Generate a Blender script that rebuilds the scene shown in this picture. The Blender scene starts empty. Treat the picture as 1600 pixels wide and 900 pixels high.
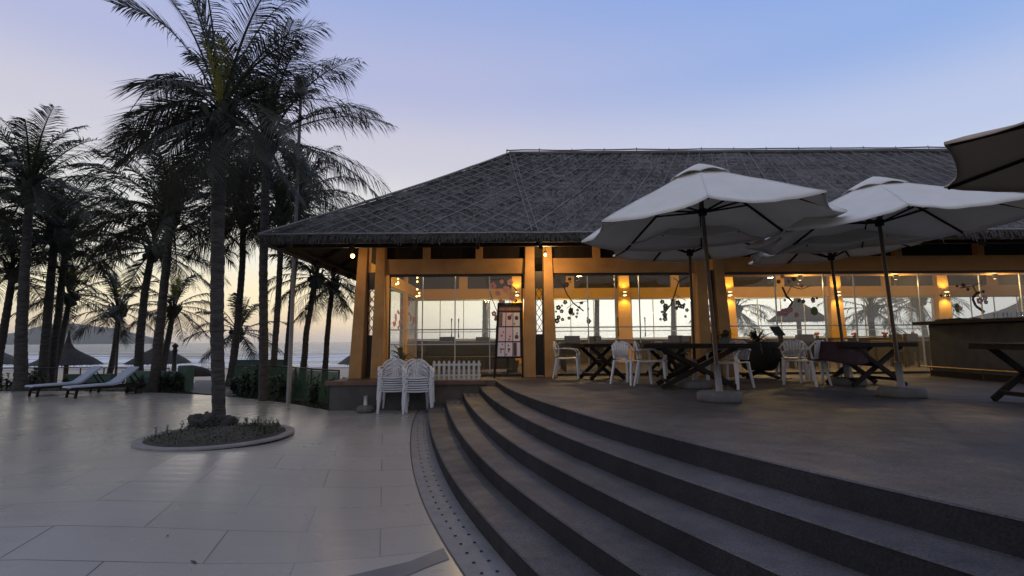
import bpy, bmesh, math, random
from math import sin, cos, pi, radians, sqrt, atan2, atan
from mathutils import Vector, Matrix, noise
random.seed(7)
S = bpy.context.scene
COL = S.collection

# ------------------------------------------------------------------ camera, world, sun, exposure
F = 800.0; EYE = 1.4
PITCH = atan(82/800); ROLL = radians(-0.4)
CM = Matrix.Rotation(pi/2+PITCH, 3, 'X') @ Matrix.Rotation(ROLL, 3, 'Z')
cam_d = bpy.data.cameras.new('camera'); cam = bpy.data.objects.new('camera', cam_d); COL.objects.link(cam)
cam.location = (0, 0, EYE); cam.rotation_euler = CM.to_euler('XYZ')
cam_d.sensor_width = 36; cam_d.lens = 18; cam_d.clip_start = 0.05; cam_d.clip_end = 20000
S.camera = cam
S.view_settings.view_transform = 'Standard'; S.view_settings.look = 'None'
S.view_settings.exposure = 0.2; S.view_settings.gamma = 1.0

W = bpy.data.worlds.new('World'); S.world = W; W.use_nodes = True
nt = W.node_tree; N = nt.nodes; L = nt.links
bg = N['Background']
SUN_EL = radians(1.0); SUN_AZ = radians(-22)      # afterglow low behind the palms, left of the view axis
tc = N.new('ShaderNodeTexCoord')
sky = N.new('ShaderNodeTexSky'); sky.sky_type = 'NISHITA'; sky.sun_disc = False
sky.sun_elevation = SUN_EL; sky.sun_rotation = SUN_AZ; sky.dust_density = 2.0
sep = N.new('ShaderNodeSeparateXYZ'); L.new(tc.outputs['Generated'], sep.inputs[0])
def ramp(stops):
    r = N.new('ShaderNodeValToRGB'); r.color_ramp.interpolation = 'EASE'
    e = r.color_ramp.elements
    while len(e) > 1: e.remove(e[-1])
    for i, (p, c) in enumerate(stops):
        k = e[0] if i == 0 else e.new(p)
        k.position = p; k.color = (*c, 1)
    return r
def s2l(r, g, b):
    f = lambda v: ((v/255+0.055)/1.055)**2.4 if v > 10 else v/255/12.92
    return (f(r), f(g), f(b))
rl = ramp([(0.0, s2l(196,186,174)), (0.03, s2l(224,208,178)), (0.08, s2l(240,230,196)), (0.15, s2l(230,228,214)), (0.24, s2l(212,212,212)), (0.34, s2l(194,193,207)), (0.46, s2l(169,175,209)), (0.6, s2l(144,163,210)), (1.0, s2l(200,208,238))])
rr = ramp([(0.0, s2l(200,200,202)), (0.03, s2l(214,216,218)), (0.1, s2l(222,226,228)), (0.20, s2l(202,210,222)), (0.32, s2l(178,189,219)), (0.46, s2l(138,166,217)), (0.6, s2l(120,155,218)), (1.0, s2l(200,209,240))])
L.new(sep.outputs['Z'], rl.inputs[0]); L.new(sep.outputs['Z'], rr.inputs[0])
az = N.new('ShaderNodeMath'); az.operation = 'ARCTAN2'; L.new(sep.outputs['X'], az.inputs[0]); L.new(sep.outputs['Y'], az.inputs[1])
mr = N.new('ShaderNodeMapRange'); mr.interpolation_type = 'SMOOTHSTEP'
mr.inputs['From Min'].default_value = radians(-12); mr.inputs['From Max'].default_value = radians(46); L.new(az.outputs[0], mr.inputs['Value'])
mx = N.new('ShaderNodeMix'); mx.data_type = 'RGBA'
L.new(mr.outputs['Result'], mx.inputs['Factor']); L.new(rl.outputs[0], mx.inputs['A']); L.new(rr.outputs[0], mx.inputs['B'])
# away from the afterglow (behind the camera) the sky is a dim slate blue
ab = N.new('ShaderNodeMapRange'); ab.interpolation_type = 'SMOOTHSTEP'
ab.inputs['From Min'].default_value = 0.15; ab.inputs['From Max'].default_value = -0.75; L.new(sep.outputs['Y'], ab.inputs['Value'])
mb = N.new('ShaderNodeMix'); mb.data_type = 'RGBA'; mb.inputs['B'].default_value = (*s2l(154,155,166), 1)
L.new(ab.outputs['Result'], mb.inputs['Factor']); L.new(mx.outputs['Result'], mb.inputs['A'])
# the physical sky adds its own small share
ad = N.new('ShaderNodeMix'); ad.data_type = 'RGBA'; ad.blend_type = 'ADD'; ad.inputs['Factor'].default_value = 0.006
L.new(mb.outputs['Result'], ad.inputs['A']); L.new(sky.outputs[0], ad.inputs['B'])
# the afterglow is strongest low down, just right of the view axis
gaz = N.new('ShaderNodeMath'); gaz.operation = 'SUBTRACT'; gaz.inputs[1].default_value = radians(14); L.new(az.outputs[0], gaz.inputs[0])
gab = N.new('ShaderNodeMath'); gab.operation = 'ABSOLUTE'; L.new(gaz.outputs[0], gab.inputs[0])
gm1 = N.new('ShaderNodeMapRange'); gm1.interpolation_type = 'SMOOTHSTEP'; gm1.inputs['From Min'].default_value = radians(36); gm1.inputs['From Max'].default_value = 0; L.new(gab.outputs[0], gm1.inputs['Value'])
gm2 = N.new('ShaderNodeMapRange'); gm2.interpolation_type = 'SMOOTHSTEP'; gm2.inputs['From Min'].default_value = .22; gm2.inputs['From Max'].default_value = .03; L.new(sep.outputs['Z'], gm2.inputs['Value'])
gmm = N.new('ShaderNodeMath'); gmm.operation = 'MULTIPLY'; L.new(gm1.outputs[0], gmm.inputs[0]); L.new(gm2.outputs[0], gmm.inputs[1])
gml = N.new('ShaderNodeMath'); gml.operation = 'MULTIPLY'; gml.inputs[1].default_value = .8; L.new(gmm.outputs[0], gml.inputs[0])
gx = N.new('ShaderNodeMix'); gx.data_type = 'RGBA'; gx.inputs['B'].default_value = (2.0,1.92,1.66,1)
L.new(gml.outputs[0], gx.inputs['Factor']); L.new(ad.outputs['Result'], gx.inputs['A'])
L.new(gx.outputs['Result'], bg.inputs['Color']); bg.inputs['Strength'].default_value = 1.0

sd = bpy.data.lights.new('sun', 'SUN'); sd.energy = 0.12; sd.angle = radians(25); sd.color = (1, 0.86, 0.7)
so = bpy.data.objects.new('sun', sd); COL.objects.link(so)
so.rotation_euler = Vector((-sin(SUN_AZ), -cos(SUN_AZ), -math.tan(radians(4)))).to_track_quat('-Z', 'Y').to_euler()

# ------------------------------------------------------------------ helpers
def ray(x, y):
    return CM @ Vector(((x-800)/F, (450-y)/F, -1))
def at(x, y, Y):
    r = ray(x, y); t = Y/r.y
    return Vector((r.x*t, Y, r.z*t+EYE))
def onz(x, y, z=0.0):
    r = ray(x, y); t = (z-EYE)/r.z
    return Vector((r.x*t, r.y*t, z))
def tag(o, label=None, cat=None, group=None, kind=None):
    if label: o['label'] = label
    if cat: o['category'] = cat
    if group: o['group'] = group
    if kind: o['kind'] = kind
    return o
def empty(name, loc=(0,0,0), rz=0.0, label=None, cat=None, group=None):
    o = bpy.data.objects.new(name, None); COL.objects.link(o)
    o.location = loc; o.rotation_euler = (0, 0, rz); o.empty_display_size = 0.2
    return tag(o, label, cat, group)
class MB:
    """collects shapes for one mesh"""
    def __init__(s): s.v = []; s.f = []
    def add(s, vs, fs):
        n = len(s.v); s.v += [tuple(v) for v in vs]; s.f += [tuple(i+n for i in f) for f in fs]; return s
    def box(s, x0, y0, z0, x1, y1, z1):
        vs = [(x,y,z) for z in (z0,z1) for y in (y0,y1) for x in (x0,x1)]
        return s.add(vs, [(0,2,3,1),(4,5,7,6),(0,1,5,4),(2,6,7,3),(0,4,6,2),(1,3,7,5)])
    def hexa(s, a, b):
        """a, b: two quads (lists of 4 points), joined"""
        return s.add(list(a)+list(b), [(3,2,1,0),(4,5,6,7),(0,1,5,4),(1,2,6,5),(2,3,7,6),(3,0,4,7)])
    def bar(s, p, q, w, h, up=(0,0,1)):
        p = Vector(p); q = Vector(q); d = (q-p).normalized(); u = Vector(up)
        sd = d.cross(u)
        if sd.length < 1e-4: sd = d.cross(Vector((0,1,0)))
        sd.normalize(); u = sd.cross(d).normalized()
        A = [p+sd*(a*w/2)+u*(b*h/2) for a, b in ((-1,-1),(1,-1),(1,1),(-1,1))]
        B = [q+sd*(a*w/2)+u*(b*h/2) for a, b in ((-1,-1),(1,-1),(1,1),(-1,1))]
        return s.hexa(A, B)
    def tube(s, pts, rad, n=8, caps=True):
        pts = [Vector(p) for p in pts]
        if not hasattr(rad, '__len__'): rad = [rad]*len(pts)
        vs = []; fs = []
        ref = Vector((0,0,1))
        t0 = (pts[1]-pts[0]).normalized()
        if abs(t0.dot(ref)) > .9: ref = Vector((1,0,0))
        for i, p in enumerate(pts):
            t = (pts[min(i+1,len(pts)-1)]-pts[max(i-1,0)]).normalized()
            a = t.cross(ref).normalized(); b = t.cross(a).normalized()
            for k in range(n):
                an = 2*pi*k/n; vs.append(p+(a*cos(an)+b*sin(an))*rad[i])
        for i in range(len(pts)-1):
            for k in range(n):
                k2 = (k+1) % n; fs.append((i*n+k, i*n+k2, (i+1)*n+k2, (i+1)*n+k))
        if caps:
            fs.append(tuple(range(n))); fs.append(tuple((len(pts)-1)*n+k for k in reversed(range(n))))
        return s.add(vs, fs)
    def lathe(s, prof, n=24, c=(0,0,0), sx=1, sy=1, jit=0):
        vs = []; fs = []
        for i, (r, z) in enumerate(prof):
            for k in range(n):
                an = 2*pi*k/n; rr = r*(1+(noise.noise(Vector((cos(an)*1.5+i*.3, sin(an)*1.5, z*3)))*jit if jit else 0))
                vs.append((c[0]+rr*cos(an)*sx, c[1]+rr*sin(an)*sy, c[2]+z))
        for i in range(len(prof)-1):
            for k in range(n):
                k2 = (k+1) % n; fs.append((i*n+k, i*n+k2, (i+1)*n+k2, (i+1)*n+k))
        fs.append(tuple(reversed(range(n)))); fs.append(tuple((len(prof)-1)*n+k for k in range(n)))
        return s.add(vs, fs)
    def blob(s, c, r, seed=0, j=.2, seg=8, rings=6, sc=(1,1,1)):
        c = Vector(c); prof = []
        vs = [c+Vector((0,0,-r*sc[2]))]; fs = []
        for i in range(1, rings):
            ph = -pi/2+pi*i/rings
            for k in range(seg):
                an = 2*pi*k/seg; d = Vector((cos(ph)*cos(an), cos(ph)*sin(an), sin(ph)))
                rr = r*(1+j*noise.noise(d*2+Vector((seed,seed*.7,0))))
                vs.append(c+Vector((d.x*sc[0],d.y*sc[1],d.z*sc[2]))*rr)
        vs.append(c+Vector((0,0,r*sc[2])))
        for k in range(seg): fs.append((0, 1+(k+1)%seg, 1+k))
        for i in range(rings-2):
            for k in range(seg):
                a = 1+i*seg+k; b = 1+i*seg+(k+1)%seg; fs.append((a, b, b+seg, a+seg))
        e = len(vs)-1
        for k in range(seg): fs.append((e, 1+(rings-2)*seg+k, 1+(rings-2)*seg+(k+1)%seg))
        return s.add(vs, fs)
    def build(s, name, mat, parent=None, smooth=False, bevel=0, loc=None):
        me = bpy.data.meshes.new(name); me.from_pydata(s.v, [], s.f); me.update()
        if isinstance(mat, (list, tuple)):
            for m in mat: me.materials.append(m)
        elif mat: me.materials.append(mat)
        o = bpy.data.objects.new(name, me); COL.objects.link(o)
        if parent: o.parent = parent
        if loc: o.location = loc
        if smooth: me.polygons.foreach_set('use_smooth', [True]*len(me.polygons))
        if bevel:
            b = o.modifiers.new('bevel', 'BEVEL'); b.width = bevel; b.segments = 2; b.limit_method = 'ANGLE'; b.angle_limit = radians(40)
        return o
def copy_tree(o, parent=None):
    c = o.copy(); COL.objects.link(c)
    if parent: c.parent = parent
    for ch in list(o.children): copy_tree(ch, c)
    return c
def struct(o): o['kind'] = 'structure'; return o

def mat(name, c1, c2=None, scale=4.0, rough=.6, bump=0.0, bscale=None, spec=.5, metal=0.0, detail=6, stretch=None, rvar=0.0, emit=None, coord='Object', dist=0.02, trans=0):
    m = bpy.data.materials.new(name); m.use_nodes = True
    n = m.node_tree.nodes; l = m.node_tree.links; b = n['Principled BSDF']
    b.inputs['Roughness'].default_value = rough; b.inputs['Metallic'].default_value = metal
    b.inputs['Specular IOR Level'].default_value = spec
    b.inputs['Base Color'].default_value = (*c1, 1)
    t = n.new('ShaderNodeTexCoord'); mp = n.new('ShaderNodeMapping'); l.new(t.outputs[coord], mp.inputs[0])
    if stretch: mp.inputs['Scale'].default_value = stretch
    if c2:
        nz = n.new('ShaderNodeTexNoise'); nz.inputs['Scale'].default_value = scale; nz.inputs['Detail'].default_value = detail; nz.inputs['Roughness'].default_value = .6
        l.new(mp.outputs[0], nz.inputs[0])
        cr = n.new('ShaderNodeValToRGB'); cr.color_ramp.elements[0].position = .32; cr.color_ramp.elements[1].position = .68
        cr.color_ramp.elements[0].color = (*c1, 1); cr.color_ramp.elements[1].color = (*c2, 1)
        l.new(nz.outputs['Fac'], cr.inputs[0]); l.new(cr.outputs[0], b.inputs['Base Color'])
        if rvar:
            rm = n.new('ShaderNodeMapRange'); rm.inputs['From Min'].default_value = .3; rm.inputs['From Max'].default_value = .7
            rm.inputs['To Min'].default_value = rough-rvar; rm.inputs['To Max'].default_value = rough+rvar
            l.new(nz.outputs['Fac'], rm.inputs['Value']); l.new(rm.outputs[0], b.inputs['Roughness'])
    if bump:
        nb = n.new('ShaderNodeTexNoise'); nb.inputs['Scale'].default_value = bscale or scale*6; nb.inputs['Detail'].default_value = 5
        l.new(mp.outputs[0], nb.inputs[0])
        bp = n.new('ShaderNodeBump'); bp.inputs['Strength'].default_value = bump; bp.inputs['Distance'].default_value = dist
        l.new(nb.outputs['Fac'], bp.inputs['Height']); l.new(bp.outputs[0], b.inputs['Normal'])
    if emit:
        b.inputs['Emission Color'].default_value = (*emit[0], 1); b.inputs['Emission Strength'].default_value = emit[1]
    if trans:
        tr = n.new('ShaderNodeBsdfTranslucent'); ms = n.new('ShaderNodeMixShader'); ms.inputs[0].default_value = trans
        src = b.inputs['Base Color'].links
        if src: l.new(src[0].from_socket, tr.inputs[0])
        else: tr.inputs[0].default_value = (*c1, 1)
        l.new(b.outputs[0], ms.inputs[1]); l.new(tr.outputs[0], ms.inputs[2]); l.new(ms.outputs[0], n['Material Output'].inputs[0])
    return m
def glass_mat(name, haze, tint=(.9,.95,.92), refl=.10):
    m = bpy.data.materials.new(name); m.use_nodes = True; n = m.node_tree.nodes; l = m.node_tree.links
    n.remove(n['Principled BSDF'])
    tr = n.new('ShaderNodeBsdfTransparent'); tr.inputs[0].default_value = (*tint, 1)
    gl = n.new('ShaderNodeBsdfGlossy'); gl.inputs['Roughness'].default_value = .02
    df = n.new('ShaderNodeBsdfTranslucent'); df.inputs[0].default_value = (.85,.88,.86,1)
    lw = n.new('ShaderNodeLayerWeight'); lw.inputs[0].default_value = .25
    mp = n.new('ShaderNodeMapRange'); mp.inputs['To Min'].default_value = refl*.5; mp.inputs['To Max'].default_value = refl*4
    l.new(lw.outputs['Fresnel'], mp.inputs['Value'])
    m1 = n.new('ShaderNodeMixShader'); m1.inputs[0].default_value = haze; l.new(tr.outputs[0], m1.inputs[1]); l.new(df.outputs[0], m1.inputs[2])
    m2 = n.new('ShaderNodeMixShader'); l.new(mp.outputs[0], m2.inputs[0]); l.new(m1.outputs[0], m2.inputs[1]); l.new(gl.outputs[0], m2.inputs[2])
    l.new(m2.outputs[0], n['Material Output'].inputs[0]); return m

M = {}
M['orange'] = mat('orange_plaster', (.37,.195,.068), (.52,.29,.11), 2.2, .8, .35, 25)
M['orange_dark'] = mat('ochre_plaster', (.42,.19,.05), (.5,.24,.07), 3, .8, .12, 40)
M['frame_dark'] = mat('dark_steel', (.018,.016,.015), (.03,.027,.024), 8, .5)
M['alu'] = mat('aluminium_frame', (.55,.55,.52), (.45,.45,.43), 8, .35, metal=.3)
M['wood_dark'] = mat('dark_wood', (.014,.010,.008), (.028,.019,.014), 6, .65, .2, 30, spec=.2, stretch=(1,1,.2))
M['wood_mid'] = mat('brown_wood', (.06,.032,.018), (.09,.05,.03), 6, .5, .2, 30)
M['white_plastic'] = mat('white_plastic', (.62,.62,.64), (.70,.70,.72), 3, .38, .05, 50)
M['white_paint'] = mat('white_paint', (.58,.56,.52), (.68,.66,.63), 8, .55)
M['canvas'] = mat('cream_canvas', (.76,.735,.67), (.83,.805,.75), 2.5, .9, .25, 60, trans=.17, spec=.1)
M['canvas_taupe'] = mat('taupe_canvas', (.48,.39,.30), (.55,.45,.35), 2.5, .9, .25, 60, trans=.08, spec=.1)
M['concrete'] = mat('concrete', (.10,.098,.095), (.16,.155,.15), 5, .85, .4, 40)
M['step'] = mat('dark_step_stone', (.052,.050,.052), (.082,.078,.080), 1.7, .62, .35, 90, rvar=.1, dist=.005)
M['riser'] = mat('dark_riser_tile', (.020,.020,.026), (.034,.034,.040), 2.2, .5, .3, 60, rvar=.12, dist=.005)
M['glass'] = glass_mat('clear_glass', .02, (.97,.98,.97), refl=.07)
M['glass_haze'] = glass_mat('salt_hazed_glass', .12, (.985,.985,.98), refl=.03)
M['trunk'] = mat('palm_trunk', (.035,.032,.030), (.095,.087,.08), 4, .95, 1, 9, stretch=(1,1,5), dist=.05)
M['frond'] = mat('palm_frond', (.030,.033,.022), (.066,.070,.048), 1.6, .6, spec=.3, trans=.15)
M['frond_yellow'] = mat('young_frond', (.26,.24,.03), (.16,.17,.03), 3, .55, trans=.25)
M['leaf'] = mat('dark_leaf', (.022,.035,.016), (.05,.07,.03), 6, .5, trans=.15)
M['grass'] = mat('grass', (.03,.05,.02), (.05,.075,.03), 2, .9, .6, 60)
M['soil'] = mat('soil', (.035,.030,.024), (.06,.05,.04), 9, .95, .8, 40)
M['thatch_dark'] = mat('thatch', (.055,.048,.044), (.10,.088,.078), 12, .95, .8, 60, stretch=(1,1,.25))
M['thatch_light'] = mat('loose_thatch', (.11,.10,.094), (.19,.173,.163), 3, .95)
M['red_cloth'] = mat('red_print', (.35,.03,.03), (.5,.10,.08), 10, .7)
M['rope'] = mat('ash_batten', (.18,.168,.162), (.27,.252,.243), 5, .8)
def glow(name, c, s): return mat(name, c, rough=.4, emit=(c, s))
M['bulb'] = glow('warm_bulb', (1.0,.52,.14), 9)

def speckle(name, c, rough, spec=.4, lo=.55, hi=1.5):
    m = bpy.data.materials.new(name); m.use_nodes = True; n = m.node_tree.nodes; l = m.node_tree.links; b = n['Principled BSDF']
    g = n.new('ShaderNodeNewGeometry')
    def nz(sc, det, a0, a1, lo_, hi_):
        t = n.new('ShaderNodeTexNoise'); t.inputs['Scale'].default_value = sc; t.inputs['Detail'].default_value = det; t.inputs['Roughness'].default_value = .65; l.new(g.outputs['Position'], t.inputs[0])
        r = n.new('ShaderNodeMapRange'); r.inputs['From Min'].default_value = a0; r.inputs['From Max'].default_value = a1; r.inputs['To Min'].default_value = lo_; r.inputs['To Max'].default_value = hi_; l.new(t.outputs['Fac'], r.inputs['Value']); return r.outputs[0], t.outputs['Fac']
    big, _ = nz(.9, 7, .33, .67, .62, 1.35); mid, _ = nz(4.5, 5, .3, .7, .82, 1.18); fine, ff = nz(70, 3, .3, .7, lo, hi)
    m1 = n.new('ShaderNodeMath'); m1.operation = 'MULTIPLY'; l.new(big, m1.inputs[0]); l.new(mid, m1.inputs[1])
    m2 = n.new('ShaderNodeMath'); m2.operation = 'MULTIPLY'; l.new(m1.outputs[0], m2.inputs[0]); l.new(fine, m2.inputs[1])
    v = n.new('ShaderNodeVectorMath'); v.operation = 'SCALE'; v.inputs[0].default_value = c; l.new(m2.outputs[0], v.inputs['Scale']); l.new(v.outputs[0], b.inputs['Base Color'])
    rr, _ = nz(2.2, 6, .3, .7, rough-.12, rough+.12); l.new(rr, b.inputs['Roughness']); b.inputs['Specular IOR Level'].default_value = spec
    bp = n.new('ShaderNodeBump'); bp.inputs['Strength'].default_value = .6; bp.inputs['Distance'].default_value = .004; l.new(ff, bp.inputs['Height']); l.new(bp.outputs[0], b.inputs['Normal'])
    return m
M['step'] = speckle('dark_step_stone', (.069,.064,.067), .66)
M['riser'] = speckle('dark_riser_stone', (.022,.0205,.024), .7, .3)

# ------------------------------------------------------------------ ground, plaza, terrace, sea
PZ = 0.59                                    # terrace height
def terrain(x, y):
    z = -0.06 if y > 9.5 or x < -39 else -.8
    if y > 18.5:
        t = min(1, (y-18.5)/8); z -= 1.45*(t*t*(3-2*t))
    if y > 26: z -= (y-26)*0.014
    if x < 30 and y > 26: z += .08*noise.noise(Vector((x*.15, y*.15, 3)))
    return z
SEA = -2.05
mbx = MB(); xs = [-900,-400,-200,-120]+[-80+2*i for i in range(81)]+[120,200,400,900]; ys = [-300,-100,-40,-10]+[0,5]+[10+1.0*i for i in range(80)]+[95,110,140]
vs = [(x, y, terrain(x, y)) for y in ys for x in xs]; nx = len(xs)
mbx.add(vs, [(j*nx+i, j*nx+i+1, (j+1)*nx+i+1, (j+1)*nx+i) for j in range(len(ys)-1) for i in range(nx-1)])
def ground_mat():
    m = mat('garden_and_sand', (.05,.06,.035), (.09,.085,.06), .8, .95, .5, 12)
    n = m.node_tree.nodes; l = m.node_tree.links; b = n['Principled BSDF']
    cr = [x for x in n if x.type == 'VALTORGB'][0]
    g = n.new('ShaderNodeNewGeometry'); sp = n.new('ShaderNodeSeparateXYZ'); l.new(g.outputs['Position'], sp.inputs[0])
    mr = n.new('ShaderNodeMapRange'); mr.inputs['From Min'].default_value = 19; mr.inputs['From Max'].default_value = 21; l.new(sp.outputs['Y'], mr.inputs['Value'])
    mi = n.new('ShaderNodeMix'); mi.data_type = 'RGBA'; mi.inputs['B'].default_value = (.36,.29,.21,1)
    l.new(mr.outputs[0], mi.inputs['Factor']); l.new(cr.outputs[0], mi.inputs['A']); l.new(mi.outputs['Result'], b.inputs['Base Color'])
    return m
struct(mbx.build('ground', ground_mat(), smooth=True))

def arc_x(cx, cy, R, y): return cx-sqrt(max(R*R-(y-cy)**2, 0))
YEND = 10.68
def xt(y): return arc_x(22.13, 13.23, 22.62, y)
def xb(y): return arc_x(26.51, 14.21, 28.44, y)
def xo(y): return arc_x(21.11, 12.4, 23.1, y)
def ss(t): t = min(1, max(0, t)); return t*t*(3-2*t)
def gz(x, y): return -.28*ss((10.6-y)/5.5)*ss((x+4.2)/3.0)      # the paving falls towards the drain strip at the foot of the steps
YS = [-4+(YEND+4)*i/70 for i in range(71)]
# plaza: polished stone tiles; bounded by a curved edge towards the garden
def tile_mat(name, c1, c2, tw, th, ang, rough, joint=(.09,.088,.085), jw=.006):
    m = bpy.data.materials.new(name); m.use_nodes = True; n = m.node_tree.nodes; l = m.node_tree.links; b = n['Principled BSDF']
    g = n.new('ShaderNodeNewGeometry'); mp = n.new('ShaderNodeMapping'); mp.inputs['Rotation'].default_value = (0,0,ang); l.new(g.outputs['Position'], mp.inputs[0])
    br = n.new('ShaderNodeTexBrick'); br.offset = .5; br.inputs['Scale'].default_value = 1; br.inputs['Brick Width'].default_value = tw; br.inputs['Row Height'].default_value = th
    br.inputs['Mortar Size'].default_value = jw; br.inputs['Mortar Smooth'].default_value = .3; br.inputs['Bias'].default_value = 0
    br.inputs['Color1'].default_value = (*c1,1); br.inputs['Color2'].default_value = (*c2,1); br.inputs['Mortar'].default_value = (*joint,1)
    l.new(mp.outputs[0], br.inputs[0])
    nz = n.new('ShaderNodeTexNoise'); nz.inputs['Scale'].default_value = .9; nz.inputs['Detail'].default_value = 8; l.new(mp.outputs[0], nz.inputs[0])
    cr = n.new('ShaderNodeMapRange'); cr.inputs['From Min'].default_value = .3; cr.inputs['From Max'].default_value = .7; cr.inputs['To Min'].default_value = .93; cr.inputs['To Max'].default_value = 1.05; l.new(nz.outputs['Fac'], cr.inputs['Value'])
    # joints partly filled with dirt: fade them in patches
    n2 = n.new('ShaderNodeTexNoise'); n2.inputs['Scale'].default_value = .55; n2.inputs['Detail'].default_value = 2; l.new(mp.outputs[0], n2.inputs[0])
    f2 = n.new('ShaderNodeMapRange'); f2.inputs['From Min'].default_value = .42; f2.inputs['From Max'].default_value = .62; l.new(n2.outputs['Fac'], f2.inputs['Value'])
    avg = [(a+c)/2 for a, c in zip(c1, c2)]
    fade = n.new('ShaderNodeMix'); fade.data_type = 'RGBA'; fade.inputs['A'].default_value = (*avg,1)
    ff = n.new('ShaderNodeMath'); ff.operation = 'MULTIPLY_ADD'; ff.inputs[1].default_value = .6; ff.inputs[2].default_value = .4; l.new(f2.outputs[0], ff.inputs[0])
    l.new(ff.outputs[0], fade.inputs['Factor']); l.new(br.outputs['Color'], fade.inputs['B'])
    mu = n.new('ShaderNodeMix'); mu.data_type = 'RGBA'; mu.blend_type = 'MULTIPLY'; mu.inputs['Factor'].default_value = 1
    l.new(fade.outputs['Result'], mu.inputs['A']); l.new(cr.outputs[0], mu.inputs['B']); l.new(mu.outputs['Result'], b.inputs['Base Color'])
    rr_ = n.new('ShaderNodeMapRange'); rr_.inputs['From Min'].default_value = .3; rr_.inputs['From Max'].default_value = .7; rr_.inputs['To Min'].default_value = rough-.02; rr_.inputs['To Max'].default_value = rough+.05
    n3 = n.new('ShaderNodeTexNoise'); n3.inputs['Scale'].default_value = 1.1; n3.inputs['Detail'].default_value = 3; l.new(mp.outputs[0], n3.inputs[0]); l.new(n3.outputs['Fac'], rr_.inputs['Value']); l.new(rr_.outputs[0], b.inputs['Roughness'])
    bp = n.new('ShaderNodeBump'); bp.inputs['Strength'].default_value = .08; bp.inputs['Distance'].default_value = .002
    n4 = n.new('ShaderNodeTexNoise'); n4.inputs['Scale'].default_value = 60; n4.inputs['Detail'].default_value = 3; l.new(mp.outputs[0], n4.inputs[0])
    l.new(n4.outputs['Fac'], bp.inputs['Height']); l.new(bp.outputs[0], b.inputs['Normal'])
    return m
M['tile'] = tile_mat('polished_stone_tiles', (.305,.28,.245), (.345,.32,.28), 1.25, .62, radians(-14), .27)
EC = (-14.87, 0.4); ER = 15.1
a0 = atan2(10.68-EC[1], -3.76-EC[0])
pts = [(-3.76, 10.68)]
for i in range(1, 61):
    a = a0+(pi-a0)*i/60; x_, y_ = EC[0]+ER*cos(a), EC[1]+ER*sin(a)
    if y_ < 10.7: break
    pts.append((x_, y_))
pts.append((pts[-1][0]-.3, 10.68))
# fan pieces: build with bmesh triangulation
def poly_sheet(name, pts, z, m, thick=0.0):
    bm = bmesh.new(); vs = [bm.verts.new((x, y, z)) for x, y in pts]; f = bm.faces.new(vs)
    if f.normal.z < 0: f.normal_flip()
    if thick:
        r = bmesh.ops.extrude_face_region(bm, geom=[f])
        for v in [e for e in r['geom'] if isinstance(e, bmesh.types.BMVert)]: v.co.z -= thick
    bmesh.ops.recalc_face_normals(bm, faces=bm.faces[:])
    bmesh.ops.triangulate(bm, faces=bm.faces[:])
    me = bpy.data.meshes.new(name); bm.to_mesh(me); bm.free(); me.materials.append(m)
    o = bpy.data.objects.new(name, me); COL.objects.link(o); return o
plz = MB(); xsp = [0, .2, .35, .45, .55]+[.60+.4*i/26 for i in range(27)]; ysp = [-8]+YS
plz.add([(-40+(xo(max(y,-4))+40)*t_, y, gz(-40+(xo(max(y,-4))+40)*t_, y)) for y in ysp for t_ in xsp], [(j*len(xsp)+i, j*len(xsp)+i+1, (j+1)*len(xsp)+i+1, (j+1)*len(xsp)+i) for j in range(len(ysp)-1) for i in range(len(xsp)-1)])
bmx = bmesh.new(); far_v = [bmx.verts.new((x, y, 0)) for x, y in pts]; ff_ = bmx.faces.new(far_v)
if ff_.normal.z < 0: ff_.normal_flip()
bmesh.ops.triangulate(bmx, faces=bmx.faces[:]); bmx.verts.index_update()
plz.add([tuple(v.co) for v in bmx.verts], [tuple(v.index for v in f.verts) for f in bmx.faces]); bmx.free()
# raised edge facing the garden
plz.add([(x, y, 0) for x, y in pts]+[(x, y, -.1) for x, y in pts], [(i, i+1, len(pts)+i+1, len(pts)+i) for i in range(len(pts)-1)])
struct(plz.build('plaza', M['tile']))
# darker diagonal band in the paving, bottom of the picture
def surf(px, py):
    z = 0
    for _ in range(60):
        q_ = onz(px, py, z); z = .5*z+.5*gz(q_.x, q_.y)
    return q_
q0 = [surf(*c_) for c_ in ((480,915),(640,878),(693,857))]; q1 = [surf(*c_) for c_ in ((580,925),(665,888),(702,874))]
bd = MB(); vs = []
for a_, b_ in ((q0, 0), (q1, 1)):
    for k in range(13):
        t_ = k/12*2; i_ = min(1, int(t_)); v = a_[i_].lerp(a_[i_+1], t_-i_); vs.append((v.x, v.y, gz(v.x, v.y)+.005))
bd.add(vs, [(k, 13+k, 14+k, k+1) for k in range(12)])
struct(bd.build('paving_band', mat('dark_paving_band', (.10,.098,.098), (.14,.137,.135), 3, .5, .1)))
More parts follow.
